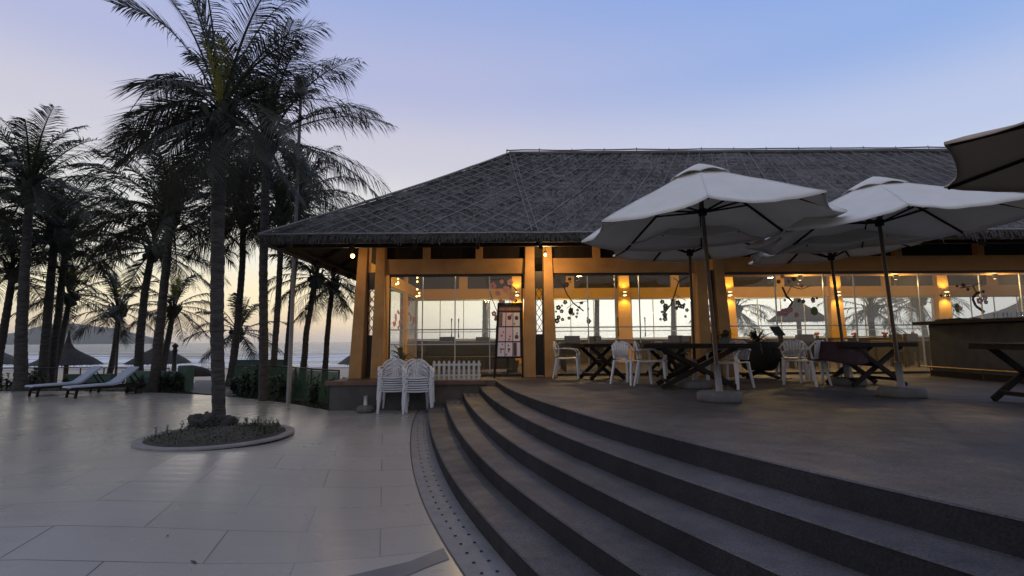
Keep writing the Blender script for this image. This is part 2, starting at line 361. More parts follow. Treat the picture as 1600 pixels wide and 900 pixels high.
# border strip with paired drain holes
bs = MB(); n = len(YS)
vs = [(xo(y)-.002, y, gz(xo(y),y)+.001) for y in YS]+[(xb(y)+.02, y, gz(xb(y),y)+.002) for y in YS]
bs.add(vs, [(i, n+i, n+i+1, i+1) for i in range(n-1)])
vs = [(xo(y)-.004, y, gz(xo(y),y)+.0045) for y in YS]+[(xo(y)+.010, y, gz(xo(y),y)+.0045) for y in YS]
strip = struct(bs.build('border_strip', mat('border_stone', (.14,.138,.138), (.19,.185,.185), 6, .6, .25, 60)))
jn = MB().add(vs, [(i, n+i, n+i+1, i+1) for i in range(n-1)])
struct(jn.build('border_joint', mat('dark_joint', (.03,.03,.03))))
hl = MB()
y = 1.2
while y < 9.6:
    for t in (.36, .66):
        x = xo(y)+(xb(y)-xo(y))*t; yy = y+(.03 if t > .5 else 0)
        vs = [(x+.014*cos(k*pi/5), yy+.014*sin(k*pi/5), gz(xo(y),y)+(gz(xb(y),y)-gz(xo(y),y))*t+.0065) for k in range(10)]
        hl.add(vs, [tuple(range(10))])
    y += .18
tag(hl.build('drain_holes', mat('hole_black', (.004,.004,.004), rough=1)), 'small dark drain holes in two rows in the curved grey border', 'drain holes', kind='stuff')
# terrace with five curved risers
NR = 5; RH = PZ/NR
tb = MB(); rb = MB()
for k in range(NR):
    t0 = k/(NR-1); g_ = [gz(xb(y),y) for y in YS]; zl = [g+(PZ-g)*(k+1)/NR for g in g_]; zl0 = [g+(PZ-g)*k/NR for g in g_]
    xk = [xb(y)+(xt(y)-xb(y))*t0 for y in YS]
    # riser
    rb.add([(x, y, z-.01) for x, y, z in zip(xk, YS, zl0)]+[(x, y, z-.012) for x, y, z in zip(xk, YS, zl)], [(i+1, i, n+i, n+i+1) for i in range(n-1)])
    # nosing + tread
    if k < NR-1:
        t1 = (k+1)/(NR-1); x1 = [xb(y)+(xt(y)-xb(y))*t1 for y in YS]
    else: x1 = [26.0]*n
    Z3 = list(zip(xk, YS, zl)); a = [(x+.0, y, z-.014) for x, y, z in Z3]; b = [(x-.006, y, z-.010) for x, y, z in Z3]; c = [(x+.006, y, z) for x, y, z in Z3]
    d = [(x+.02, y, z) for x, y, z in zip(x1, YS, zl)]
    tb.add(a+b+c+d, [(r*n+i+1, r*n+i, (r+1)*n+i, (r+1)*n+i+1) for r in range(3) for i in range(n-1)])
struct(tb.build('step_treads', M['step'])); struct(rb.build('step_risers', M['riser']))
# plinth / floor behind the steps (building floor); its front lip
M['floor'] = speckle('terrace_floor', (.088,.068,.052), .58, .55)
pt = MB().box(-3.76, 10.68, -.05, 26, 22.0, PZ)
struct(pt.build('terrace_floor', M['floor']))
pw = MB().box(-3.775, 10.66, -.04, -1.72, 10.679, PZ-.08).box(-3.779, 10.66, -.04, -3.762, 20, PZ-.08)
struct(pw.build('plinth_facing', mat('plinth_stone', (.06,.06,.058), (.10,.098,.095), 4, .8, .4, 30)))
lp = MB().box(-3.84, 10.62, PZ-.08, -.55, 10.72, PZ+.004)
struct(lp.build('plinth_coping', mat('red_tile_coping', (.13,.07,.05), (.19,.10,.075), 6, .6, .2)))
# path and lawn beyond the plaza edge
pth = [onz(296,613,-.03), onz(372,620,-.03), onz(352,594,-.03), onz(306,594,-.03)]
struct(poly_sheet('path', [(p.x, p.y) for p in pth], -.03, mat('path_paving', (.17,.165,.16), (.24,.23,.22), 3, .8, .3)))
struct(poly_sheet('lawn', [(-6.0,13.2), (-3.9,11.2), (-3.9,18.3), (-7.2,18.3)], -.035, M['grass']))

# sea
def sea_mat():
    m = bpy.data.materials.new('sea_water'); m.use_nodes = True; n = m.node_tree.nodes; l = m.node_tree.links; b = n['Principled BSDF']
    g = n.new('ShaderNodeNewGeometry'); sp = n.new('ShaderNodeSeparateXYZ'); l.new(g.outputs['Position'], sp.inputs[0])
    mp = n.new('ShaderNodeMapping'); mp.inputs['Scale'].default_value = (.12,.55,1); l.new(g.outputs['Position'], mp.inputs[0])
    nz = n.new('ShaderNodeTexNoise'); nz.inputs['Scale'].default_value = .8; nz.inputs['Detail'].default_value = 9; nz.inputs['Roughness'].default_value = .65; l.new(mp.outputs[0], nz.inputs[0])
    # foam: on surf rows near the beach, broken by noise
    wv = n.new('ShaderNodeTexWave'); wv.wave_type = 'BANDS'; wv.bands_direction = 'Y'; wv.inputs['Scale'].default_value = .03; wv.inputs['Distortion'].default_value = 3.5; wv.inputs['Detail'].default_value = 3; wv.inputs['Detail Scale'].default_value = 1.4
    mpw = n.new('ShaderNodeMapping'); mpw.inputs['Scale'].default_value = (.22,1,1); l.new(g.outputs['Position'], mpw.inputs[0]); l.new(mpw.outputs[0], wv.inputs[0])
    add = n.new('ShaderNodeMath'); add.operation = 'MULTIPLY_ADD'; add.inputs[1].default_value = .7; l.new(nz.outputs['Fac'], add.inputs[0]); l.new(wv.outputs['Fac'], add.inputs[2])
    near = n.new('ShaderNodeMapRange'); near.inputs['From Min'].default_value = 84; near.inputs['From Max'].default_value = 240; near.inputs['To Min'].default_value = .38; near.inputs['To Max'].default_value = -.22; l.new(sp.outputs['Y'], near.inputs['Value'])
    a2 = n.new('ShaderNodeMath'); a2.operation = 'ADD'; l.new(add.outputs[0], a2.inputs[0]); l.new(near.outputs[0], a2.inputs[1])
    th = n.new('ShaderNodeMapRange'); th.inputs['From Min'].default_value = 1.16; th.inputs['From Max'].default_value = 1.34; l.new(a2.outputs[0], th.inputs['Value'])
    mi = n.new('ShaderNodeMix'); mi.data_type = 'RGBA'; mi.inputs['A'].default_value = (.11,.12,.13,1); mi.inputs['B'].default_value = (.8,.8,.8,1); l.new(th.outputs[0], mi.inputs['Factor']); l.new(mi.outputs['Result'], b.inputs['Base Color'])
    rm = n.new('ShaderNodeMapRange'); rm.inputs['To Min'].default_value = .32; rm.inputs['To Max'].default_value = .8; l.new(th.outputs[0], rm.inputs['Value']); l.new(rm.outputs[0], b.inputs['Roughness'])
    bp = n.new('ShaderNodeBump'); bp.inputs['Strength'].default_value = 1; bp.inputs['Distance'].default_value = 1.3; l.new(nz.outputs['Fac'], bp.inputs['Height']); l.new(bp.outputs[0], b.inputs['Normal'])
    b.inputs['IOR'].default_value = 1.33
    return m
sm = MB()
xs = [-4500,-1500,-500,-260]+[-180+6*i for i in range(61)]+[260,500,1500,4500]
ys = [70+1.0*i for i in range(150)]+[225,240,300,500,1200,2400,4800]
def sz(x, y):
    if y > 222 or abs(x) > 185: return SEA
    ph = y*.26+1.6*noise.noise(Vector((x*.012, y*.02, 1)))+.25*sin(x*.02)
    a = (.12+.26*max(0, noise.noise(Vector((x*.02, y*.012, 5)))+.3))*min(1, (222-y)/60)*min(1, max(0,(y-78)/12))
    s = sin(ph); return SEA+a*(s if s < 0 else s**.7*1.4)+(.12 if 75 < y else 0)*0
vs = [(x, y, sz(x, y)) for y in ys for x in xs]; nx = len(xs)
sm.add(vs, [(j*nx+i, j*nx+i+1, (j+1)*nx+i+1, (j+1)*nx+i) for j in range(len(ys)-1) for i in range(nx-1)])
struct(sm.build('sea', sea_mat(), smooth=True))
# island on the horizon
isl = MB(); prof = [(-260,0),(-180,498),(-120,505),(-60,515),(0,520),(25,520),(50,515),(70,508),(85,505),(115,505),(150,510),(180,513),(200,518),(217,525),(219,535),(222,539)]
prof = [(-330,538),(-260,520),(-180,508),(-100,513),(-40,521),(0,522),(25,520),(50,515),(70,508),(85,505.5),(115,505),(150,510),(180,513),(200,518),(214,525),(219,534),(221,539)]
DI = 2600
sec = []
for (x, y) in prof:
    p = at(x, y, DI); h = max(p.z-SEA, 2)
    sec.append([(p.x, DI-260, SEA-3), (p.x+10, DI-150, SEA+h*.45+4*noise.noise(Vector((x*.1,1,1)))), (p.x, DI-60, SEA+h*.85), (p.x, DI, SEA+h), (p.x+20, DI+120, SEA+h*.6), (p.x, DI+320, SEA-3)])
vs = [v for s_ in sec for v in s_]; k = 6
isl.add(vs, [(i*k+j, i*k+j+1, (i+1)*k+j+1, (i+1)*k+j) for i in range(len(sec)-1) for j in range(k-1)])
struct(isl.build('island_hill', mat('island_scrub', (.06,.075,.05), (.10,.10,.075), .02, .95, coord='Object'), smooth=True))

# ------------------------------------------------------------------ restaurant building
B = empty('restaurant_building', (0,0,0), 0, 'long open-fronted restaurant pavilion with grey thatched hip roof and orange plaster pillars', 'building')
FY = 11.75; BY = 18.6
XL = -3.45                                   # left wall
XR = 21.0
def fx(px, y=500): return at(px, y, FY).x
def bx_(px, y=480): return at(px, y, BY).x
HZ = 2.93; BT = 3.28; RT = 3.62              # glass head, beam top, clerestory top
# --- roof
EX0, EX1, EY0, EY1, EZ = -5.12, 25.0, 10.2, 20.4, 3.54
RX0, RX1, RY, RZ = -0.05, 19.9, 15.3, 7.12
def roof_pt(u, v, face):
    """u along eave 0..1, v up slope 0..1; slight sag of the slope"""
    if face == 'f': a = Vector((EX0,EY0,EZ)); b = Vector((EX1,EY0,EZ)); c = Vector((RX0,RY,RZ)); d = Vector((RX1,RY,RZ))
    elif face == 'b': a = Vector((EX1,EY1,EZ)); b = Vector((EX0,EY1,EZ)); c = Vector((RX1,RY,RZ)); d = Vector((RX0,RY,RZ))
    elif face == 'l': a = Vector((EX0,EY1,EZ)); b = Vector((EX0,EY0,EZ)); c = d = Vector((RX0,RY,RZ))
    else: a = Vector((EX1,EY0,EZ)); b = Vector((EX1,EY1,EZ)); c = d = Vector((RX1,RY,RZ))
    e = a.lerp(b, u); r = c.lerp(d, u); p = e.lerp(r, v)
    p.z -= .07*sin(pi*min(v,1))
    return p
def roof_shell(name, m, off, parent, rough_amp):
    mb = MB()
    for face, nu, nv in (('f',180,50),('l',70,50),('b',60,14),('r',20,10)):
        vs = []
        for j in range(nv+1):
            for i in range(nu+1):
                p = roof_pt(i/nu, j/nv, face)
                edge = min(i, nu-i, j, nv-j)
                d = rough_amp*(noise.noise(p*1.1)*.6+noise.noise(p*4.5)*.35+noise.noise(p*11)*.25) if edge else 0
                vs.append((p.x, p.y, p.z+off+d))
        mb.add(vs, [(j*(nu+1)+i, j*(nu+1)+i+1, (j+1)*(nu+1)+i+1, (j+1)*(nu+1)+i) for j in range(nv) for i in range(nu)])
    return mb.build(name, m, parent, smooth=False)
def thatch_mat():
    m = mat('weathered_palm_thatch', (.115,.104,.097), (.205,.187,.175), 1.3, .95, .0)
    n = m.node_tree.nodes; l = m.node_tree.links; b = n['Principled BSDF']
    t = n.new('ShaderNodeTexCoord'); mp = n.new('ShaderNodeMapping'); mp.inputs['Scale'].default_value = (9,1.6,2.2); l.new(t.outputs['Object'], mp.inputs[0])
    nz = n.new('ShaderNodeTexNoise'); nz.inputs['Scale'].default_value = 3.0; nz.inputs['Detail'].default_value = 8; nz.inputs['Roughness'].default_value = .7; l.new(mp.outputs[0], nz.inputs[0])
    wv = n.new('ShaderNodeTexWave'); wv.bands_direction = 'Z'; wv.inputs['Scale'].default_value = 1.7; wv.inputs['Distortion'].default_value = 2.5; wv.inputs['Detail'].default_value = 4; wv.inputs['Detail Scale'].default_value = 3; l.new(t.outputs['Object'], wv.inputs[0])
    ad_ = n.new('ShaderNodeMath'); ad_.operation = 'MULTIPLY_ADD'; ad_.inputs[1].default_value = .35; l.new(wv.outputs['Fac'], ad_.inputs[0]); l.new(nz.outputs['Fac'], ad_.inputs[2])
    bp = n.new('ShaderNodeBump'); bp.inputs['Strength'].default_value = 1; bp.inputs['Distance'].default_value = .06; l.new(ad_.outputs[0], bp.inputs['Height']); l.new(bp.outputs[0], b.inputs['Normal'])
    cr = [x for x in n if x.type == 'VALTORGB'][0]
    mu = n.new('ShaderNodeMix'); mu.data_type = 'RGBA'; mu.blend_type = 'MULTIPLY'; mu.inputs['Factor'].default_value = 1
    mr = n.new('ShaderNodeMapRange'); mr.inputs['From Min'].default_value = .3; mr.inputs['From Max'].default_value = .75; mr.inputs['To Min'].default_value = .35; mr.inputs['To Max'].default_value = 1.5; l.new(nz.outputs['Fac'], mr.inputs['Value'])
    l.new(cr.outputs[0], mu.inputs['A']); l.new(mr.outputs[0], mu.inputs['B']); l.new(mu.outputs['Result'], b.inputs['Base Color'])
    return m
M['thatch'] = thatch_mat()
roof = roof_shell('thatch_roof', M['thatch'], 0, B, .085)
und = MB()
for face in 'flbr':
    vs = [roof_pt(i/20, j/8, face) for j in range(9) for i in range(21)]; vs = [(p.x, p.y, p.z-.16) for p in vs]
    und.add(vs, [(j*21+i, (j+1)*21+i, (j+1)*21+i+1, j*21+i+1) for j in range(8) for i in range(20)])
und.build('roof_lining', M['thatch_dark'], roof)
# loose thatch ends all over the front and side slopes
tf = MB(); rnd = random.Random(77)
for k in range(26000):
    face = 'f' if rnd.random() < .8 else 'l'
    if face == 'f': u, v = (rnd.random()**1.25)*.85, rnd.random()
    else: u, v = rnd.random(), rnd.random()
    p = roof_pt(u, v, face); q = roof_pt(u, max(v-.02, 0), face); d = (q-p)
    d = d.normalized() if d.length > 1e-4 else Vector((0,-.8,-.6)); sd_ = d.cross(Vector((0,0,1))).normalized(); d = (d+sd_*rnd.uniform(-.2,.2)).normalized()
    ln = rnd.uniform(.06,.17); w = rnd.uniform(.006,.016); lift = rnd.uniform(.015,.06); b0 = p+Vector((0,0,.01)); e = p+d*ln+Vector((0,0,lift))
    tf.add([b0-sd_*w, b0+sd_*w, e+sd_*w*.4, e-sd_*w*.4], [(0,1,2,3)])
tf.build('loose_thatch', M['thatch_light'], roof)['kind'] = 'stuff'
# shaggy eave: many short thatch strands round the eave
fr = MB(); rnd = random.Random(3)
def eave_pts():
    x = EX0
    while x < 19: yield Vector((x, EY0, 0)), Vector((0,-1,0)); x += .012
    y = EY0
    while y < EY1: yield Vector((EX0, y, 0)), Vector((-1,0,0)); y += .02
for p, o_ in eave_pts():
    t = Vector((-o_.y, o_.x, 0)); z1 = EZ+rnd.uniform(-.04,.03); ln = rnd.uniform(.08,.15)+(.07 if rnd.random() < .1 else 0)
    w = rnd.uniform(.012,.03); a = p+o_*rnd.uniform(-.03,.05); b_ = p+o_*rnd.uniform(0,.08)+t*rnd.uniform(-.05,.05)
    fr.add([(a.x-t.x*w, a.y-t.y*w, z1), (a.x+t.x*w, a.y+t.y*w, z1), (b_.x+t.x*w*.4, b_.y+t.y*w*.4, z1-ln), (b_.x-t.x*w*.4, b_.y-t.y*w*.4, z1-ln)], [(0,1,2,3)])
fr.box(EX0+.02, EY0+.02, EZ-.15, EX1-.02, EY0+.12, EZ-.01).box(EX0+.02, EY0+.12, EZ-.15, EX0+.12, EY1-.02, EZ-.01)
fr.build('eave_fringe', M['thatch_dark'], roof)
# pale edge batten tied along the front and side eaves, lattice of split bamboo over the thatch
lt = MB()
def rline(u0, v0, u1, v1, face, r, n=14, h=.05):
    pts = []
    for i in range(n+1):
        t = i/n; p = roof_pt(u0+(u1-u0)*t, v0+(v1-v0)*t, face); pts.append((p.x, p.y, p.z+h+.012*noise.noise(p*2)))
    lt.tube(pts, r, 4, False)
Wf = EX1-EX0; Wr = RX1-RX0
def uf(x, v):                                # u on the front face for a world x at height v
    x0 = EX0+(RX0-EX0)*v; x1 = EX1+(RX1-EX1)*v
    return (x-x0)/(x1-x0)
def fline(x0, v0, x1, v1, r=.011):
    r *= .85
    pts = []
    for i in range(17):
        t = i/16; v = v0+(v1-v0)*t; x = x0+(x1-x0)*t; u = uf(x, v)
        if u < 0.0 or u > 1: continue
        p = roof_pt(u, v, 'f'); pts.append((p.x, p.y, p.z+.045+.015*noise.noise(p*1.7)))
    if len(pts) > 1: lt.tube(pts, r, 4, False)
rnd = random.Random(5)
x = -8.5
while x < 1.4:                               # falling to the right
    r_ = rnd.uniform(-.05,.05); fline(x+r_, .99, x+5.6, 0.01, rnd.uniform(.007,.012)) if x+5.6 < 1.5 else None
    if x+5.6 >= 1.5:
        vv = (x+5.6-.9)/5.6; vv = max(.02, min(.9, vv)); fline(x, .99, x+5.6*(1-vv), vv, rnd.uniform(.006,.01))
    x += .40
x = -4.5
while x < 19:                                # falling to the left, straightening further along the ridge
    off = 4.6*max(-.05, 1-max(0, x-1.0)/9.0); r_ = rnd.uniform(-.05,.05)
    fline(x+r_, .99, x-off+r_, 0.01, rnd.uniform(.007,.012) if x > 0 else .005); x += .38 if x > 0 else .42
for k in range(2): fline(RX0+.14*k, .99, .42+.12*k, .01, .010)
for v in (.24, .5, .74): fline(EX0+(RX0-EX0)*v+.1, v, 20, v, .006)
rline(0, 0, 1, 0, 'f', .022, 90, .03); rline(0, 0, 1, 0, 'l', .022, 30, .03)
for k in range(9): rline(.5-.055*k*0, 0, .5, .9, 'l', .001) if False else None
rline(1, 0, 1, 1, 'l', .03, 24, .04)
lt.build('bamboo_lattice', M['rope'], roof)
rg = MB(); xx = RX0-.1; pts = []
while xx < RX1+.1:
    pts.append((xx, RY, RZ+.12+.03*noise.noise(Vector((xx*.9,0,0))))); xx += .5
rg.tube(pts, .022, 5)
for i, p in enumerate(pts):
    if i % 2 == 0: rg.tube([(p[0],p[1]-.1,RZ-.1),(p[0]+.03,p[1],p[2]+.05)], .014, 4)
rg.build('ridge_pole', M['rope'], roof)
rr2 = MB(); rr2.tube([(RX0,RY,RZ-.02),(RX1,RY,RZ-.02)], .11, 8); rr2.build('ridge_cap', M['thatch'], roof)
# rafters under the eaves
rf = MB(); x = -4.6
while x < 21:
    rf.bar((x, EY0+.15, EZ-.22), (x, FY+.2, EZ+.68), .07, .12); x += 1.3
y = 12.7
while y < 18:
    rf.bar((EX0+.15, y, EZ-.22), (XL, y, EZ+.75), .07, .12); y += 1.3
rf.bar((EX0+.2, EY0+.45, EZ-.12), (22, EY0+.45, EZ-.12), .08, .1).bar((EX0+.45, EY0+.2, EZ-.12), (EX0+.45, EY1, EZ-.12), .08, .1)
for i in range(13): rf.bar((-2.8+2*i, 11.9, 3.75), (-2.8+2*i, 18.5, 3.75), .1, .16)
rf.build('rafter', M['wood_dark'], B)['kind'] = 'stuff'

# --- front pillars (pairs of battered legs with a lattice screen between)
def pillar_pair(cx, lw):
    h = .0
    for (a0_, a1_, b0_, b1_) in ((-.38,-.10,-.29,-.09), (.10,.375,.11,.30)):
        A = [(cx+a0_, FY-.42, PZ), (cx+a1_, FY-.42, PZ), (cx+a1_, FY+.22, PZ), (cx+a0_, FY+.22, PZ)]
        C_ = [(cx+b0_, FY-.105, RT+.3), (cx+b1_, FY-.105, RT+.3), (cx+b1_, FY+.20, RT+.3), (cx+b0_, FY+.20, RT+.3)]
        MB().hexa(A, C_).build('pillar', M['orange'], B, bevel=.012)
    l_ = MB(); x0, x1 = cx-.083, cx+.098; y_ = FY-.05
    l_.box(x0, y_-.02, PZ+.02, x0+.025, y_+.02, HZ+.05).box(x1-.025, y_-.02, PZ+.02, x1, y_+.02, HZ+.05)
    z = PZ+1.0
    while z < HZ-.3:
        l_.bar((x0+.02, y_, z), (x1-.02, y_, z+.22), .014, .014).bar((x1-.02, y_+.012, z), (x0+.02, y_+.012, z+.22), .014, .014); z += .22
    l_.box(x0+.02, y_-.01, PZ+.02, x1-.02, y_+.01, PZ+.95).box(x0+.02, y_-.01, HZ-.35, x1-.02, y_+.01, HZ+.05)
    l_.build('lattice_screen', M['frame_dark'], B)
PC = [fx(581), fx(842), fx(1108)]
for c in PC: pillar_pair(c, .2)
# --- beams and clerestory
def wall_front(x0, x1, posts, y0, m, top=RT+.35):
    MB().box(x0, y0-.09, HZ, x1, y0+.09, BT).build('beam', m, B, bevel=.008)
    for p in posts: MB().box(p-.08, y0-.085, BT-.002, p+.08, y0+.085, top).build('clerestory_post', m, B)
    # dark boards filling the openings between the posts, in place of their shade
    MB().box(x0+.05, y0+.05, BT+.005, x1-.05, y0+.07, top-.02).build('clerestory_shade_board', M['wood_dark'], B)
for i, (c0, c1, ps) in enumerate(((PC[0]+.2, PC[1]-.2, (fx(666), fx(749), fx(826))), (PC[1]+.2, PC[2]-.2, (fx(934), fx(1010))), (PC[2]+.2, XR, [PC[2]+.6+1.9*k for k in range(8)]))):
    wall_front(c0, c1, ps, FY, M['orange'] if i < 2 else M['orange_dark'])
# back wall: pillars, beam, sill wall, clerestory
BPX = [640, 808, 974, 1136, 1303, 1470, 1637, 1804]
BPC = [bx_(p) for p in BPX]
M['inner_ochre'] = mat('inner_ochre_plaster', (.62,.33,.05), (.68,.38,.065), 3, .7, .1, 40)
MB().box(XL, BY-.08, HZ-.02, XR, BY+.08, BT).build('beam', M['inner_ochre'], B)
MB().box(XL, BY-.07, PZ, XR, BY+.07, 1.42).build('sill_wall', mat('sill_wall_paint', (.05,.035,.028), (.07,.05,.04), 4, .7), B)
for c in BPC:
    A = [(c-.28, BY-.22, PZ), (c+.30, BY-.22, PZ), (c+.30, BY+.15, PZ), (c-.28, BY+.15, PZ)]; C_ = [(c-.17, BY-.16, RT+.5), (c+.17, BY-.16, RT+.5), (c+.17, BY+.15, RT+.5), (c-.17, BY+.15, RT+.5)]
    MB().hexa(A, C_).build('pillar', M['inner_ochre'], B)
for c0, c1 in zip(BPC[:-1], BPC[1:]):
    m_ = (c0+c1)/2; MB().box(m_-.15, BY-.075, BT-.002, m_+.15, BY+.075, RT+.5).build('clerestory_post', M['inner_ochre'], B)
MB().box(XL+.05, BY+.03, BT+.005, XR-.05, BY+.05, RT+.5).build('clerestory_shade_board', M['wood_dark'], B)  # dark board put in for the shade of the rear openings
# left wall
MB().box(XL-.08, FY+.3, HZ, XL+.08, BY-.1, BT).build('beam', M['inner_ochre'], B)
MB().box(XL-.07, FY+.3, PZ, XL+.07, BY-.1, PZ+.25).build('sill_wall', M['orange_dark'], B)
MB().box(XL-.02, FY+.3, BT+.004, XL, BY-.1, RT+.6).build('clerestory_shade_board', M['wood_dark'], B)
for yy in (14.0, 16.3): MB().box(XL-.1, yy-.12, PZ, XL+.1, yy+.12, RT+.4).build('pillar', M['inner_ochre'], B)
# right wall
MB().box(XR, FY, PZ, XR+.15, BY, RT+.5).build('end_wall', M['orange_dark'], B)
# ceiling edge board behind the front glazing, right part
# --- windows
def window(x0, x1, y0, z0, z1, mull, rails, gm, fm, fw=.03, name='window', parent=B):
    f_ = MB(); f_.box(x0, y0-.03, z1-.05, x1, y0+.03, z1).box(x0, y0-.03, z0, x1, y0+.03, z0+.05).box(x0, y0-.03, z0+.05, x0+fw, y0+.03, z1-.05).box(x1-fw, y0-.03, z0+.05, x1, y0+.03, z1-.05)
    w = f_.build(name, fm, parent)
    ml = MB()
    for m_ in mull: ml.box(m_-.012, y0-.015, z0+.05, m_+.012, y0+.015, z1-.05)
    for r in rails: ml.box(x0+fw, y0-.022, r-.014, x1-fw, y0-.016+.004, r+.014)
    if mull or rails: ml.build('glazing_bar', M['alu'], w)
    MB().box(x0+fw, y0-.004, z0+.05, x1-fw, y0+.004, z1-.05).build('pane', gm, w)
    return w
r1 = at(700, 515, FY).z; r2 = at(700, 538, FY).z
w1 = window(fx(608), fx(817), FY, PZ+.005, HZ-.003, [fx(660), fx(711), fx(765)], [r1, r2], M['glass'], M['frame_dark'], name='glass_door')
h = MB()
for px in (705.5, 716.5):
    p = at(px, 512, FY-.06); h.tube([(p.x, p.y+.05, p.z+.2), (p.x, p.y, p.z+.2), (p.x, p.y, p.z-.22), (p.x, p.y+.05, p.z-.22)], .014, 6)
h.build('door_handle', M['frame_dark'], w1)
w2 = window(fx(864), fx(1083), FY, PZ+.005, HZ-.003, [fx(919), fx(962), fx(1000)], [at(960, 511, FY).z], M['glass'], M['frame_dark'], name='glass_door')
for px in (966, 1008):
    p = at(px, 510, FY-.06); MB().tube([(p.x, p.y+.05, p.z+.2), (p.x, p.y, p.z+.2), (p.x, p.y, p.z-.22), (p.x, p.y+.05, p.z-.22)], .014, 6).build('door_handle', M['frame_dark'], w2)
w3 = window(fx(1131), XR-.1, FY, PZ+.005, HZ-.003, [fx(1214), fx(1290), fx(1338), fx(1440), fx(1536), fx(1600)], [at(1240, 509, FY).z], M['glass'], M['frame_dark'], name='glass_door')
for i, (c0, c1) in enumerate(zip(BPC[:-1], BPC[1:])):
    a, b_ = c0+.26, c1-.24; m_ = (b_-a)/4
    window(a, b_, BY, 1.425, HZ-.025, [a+m_, a+2*m_, a+3*m_], [1.72], M['glass_haze'], M['alu'], .04)
# left wall glazing (plane x = XL)
for y0_, y1_ in ((FY+.32, 13.88), (14.12, 16.18), (16.42, BY-.2)):
    f_ = MB().box(XL-.03, y0_, PZ+.25, XL+.03, y0_+.04, HZ).box(XL-.03, y1_-.04, PZ+.25, XL+.03, y1_, HZ).box(XL-.03, y0_+.04, HZ-.05, XL+.03, y1_-.04, HZ-.002)
    w = f_.build('window', M['alu'], B); MB().box(XL-.004, y0_+.04, PZ+.255, XL+.004, y1_-.04, HZ-.05).build('pane', M['glass_haze'], w)

# --- painted flowers stuck on the glass: branch strokes, dark leaves and pink blossoms
M['sticker_dark'] = mat('sticker_dark', (.035,.022,.02)); M['sticker_pink'] = mat('sticker_pink', (.62,.25,.26), (.7,.4,.38), 20, .6); M['sticker_green'] = mat('sticker_green', (.10,.13,.02))
def petal_flower(mb, x, z, r, y_, rot=0):
    for k in range(5):
        a = rot+k*2*pi/5; cx_, cz_ = x+r*.6*cos(a), z+r*.6*sin(a)
        mb.add([(cx_+r*.48*cos(j*pi/4), y_, cz_+r*.48*sin(j*pi/4)) for j in range(8)], [tuple(range(8))])
def branch(mb, pts, w, y_):
    for a, b_ in zip(pts[:-1], pts[1:]): mb.bar((a[0], y_, a[1]), (b_[0], y_, b_[1]), .003, w, up=(0,1,0)) if False else mb.bar((a[0], y_, a[1]), (b_[0], y_, b_[1]), w, .003, up=(0,1,0))
def sticker(w, branches, flowers, dark, seed):
    if len(branches) > 1: branches = [(br if i == 0 else [branches[0][0][min(range(len(branches[0][0])), key=lambda q: (branches[0][0][q][0]-br[0][0])**2+(branches[0][0][q][1]-br[0][1])**2)]]+list(br), wd) for i, (br, wd) in enumerate(branches)]
    Ys = FY-.008; r_ = random.Random(seed)
    b_ = MB(); [branch(b_, [(at(x, y, FY).x, at(x, y, FY).z) for x, y in br], wd, Ys) for br, wd in branches]
    for (x, y, r) in dark: p = at(x, y, FY); petal_flower(b_, p.x, p.z, r, Ys-.001-.0004*(x % 7), r_.random()*3)
    b_.build('branch_decal', M['sticker_dark'], w)

    if flowers:
        f_ = MB(); [petal_flower(f_, at(x, y, FY).x, at(x, y, FY).z, r, Ys-.006-.0004*(x % 7), r_.random()*3) for x, y, r in flowers]; f_.build('blossom_decal', M['sticker_pink'], w)
rs = random.Random(11)
sticker(w1, [([(760,437),(785,436),(800,446),(812,460)], .02), ([(785,436),(790,425)], .012), ([(770,470),(778,490),(775,515)], .015)],
        [(770,447,.08),(778,458,.07),(791,453,.09),(797,441,.07),(784,440,.05),(800,466,.06),(778,497,.09),(772,490,.06),(783,470,.05),(786,478,.06)], [(806,470,.04)], 1)
d2 = [(868+rs.random()*52, 470+rs.random()*32, rs.uniform(.022,.06)) for _ in range(22)]+[(885,445,.06),(872,438,.05),(890,436,.04)]
sticker(w2, [([(866,432),(880,446),(886,460),(896,474),(912,486)], .028), ([(880,446),(893,440)], .015), ([(896,474),(885,482)], .012), ([(896,474),(918,470)], .01)], [], d2, 2)
d3 = [(1030+rs.random()*45, 470+rs.random()*30, rs.uniform(.022,.06)) for _ in range(20)]
b3 = MB()
w2b = sticker(w2, [([(1075,432),(1060,440),(1054,460),(1048,476),(1036,492)], .028), ([(1054,460),(1072,470)], .012), ([(1060,440),(1052,434)], .015)], [], d3, 3)
sticker(w3, [([(1222,448),(1228,462),(1238,472),(1230,484)], .045), ([(1228,462),(1236,448),(1252,452),(1268,446)], .018), ([(1238,472),(1228,464)], .02)],
        [(1226,488,.10),(1218,490,.07),(1234,484,.07),(1222,432,.05),(1232,440,.05),(1270,470,.05),(1244,492,.06),(1252,447,.04)],
        [(1226,469,.03),(1248,470,.04),(1255,471,.045),(1270,468,.05),(1276,466,.03),(1216,440,.05),(1240,436,.05)], 4)
g_ = MB(); p = at(1272, 486, FY); g_.add([(p.x+.085*cos(k*pi/8), p.y-.012, p.z+.10*sin(k*pi/8)) for k in range(16)], [tuple(range(16))]); g_.build('fruit_decal', M['sticker_green'], w3)
sticker(w3, [([(1538,488),(1524,478),(1519,466),(1526,458),(1538,455)], .06), ([(1526,458),(1520,447),(1500,450)], .02), ([(1520,447),(1534,440)], .015)],
        [(1530,470,.08),(1538,466,.06),(1500,482,.05)], [(1505,446,.05),(1512,452,.04),(1495,447,.03),(1480,462,.04),(1470,462,.03),(1540,472,.05)], 5)
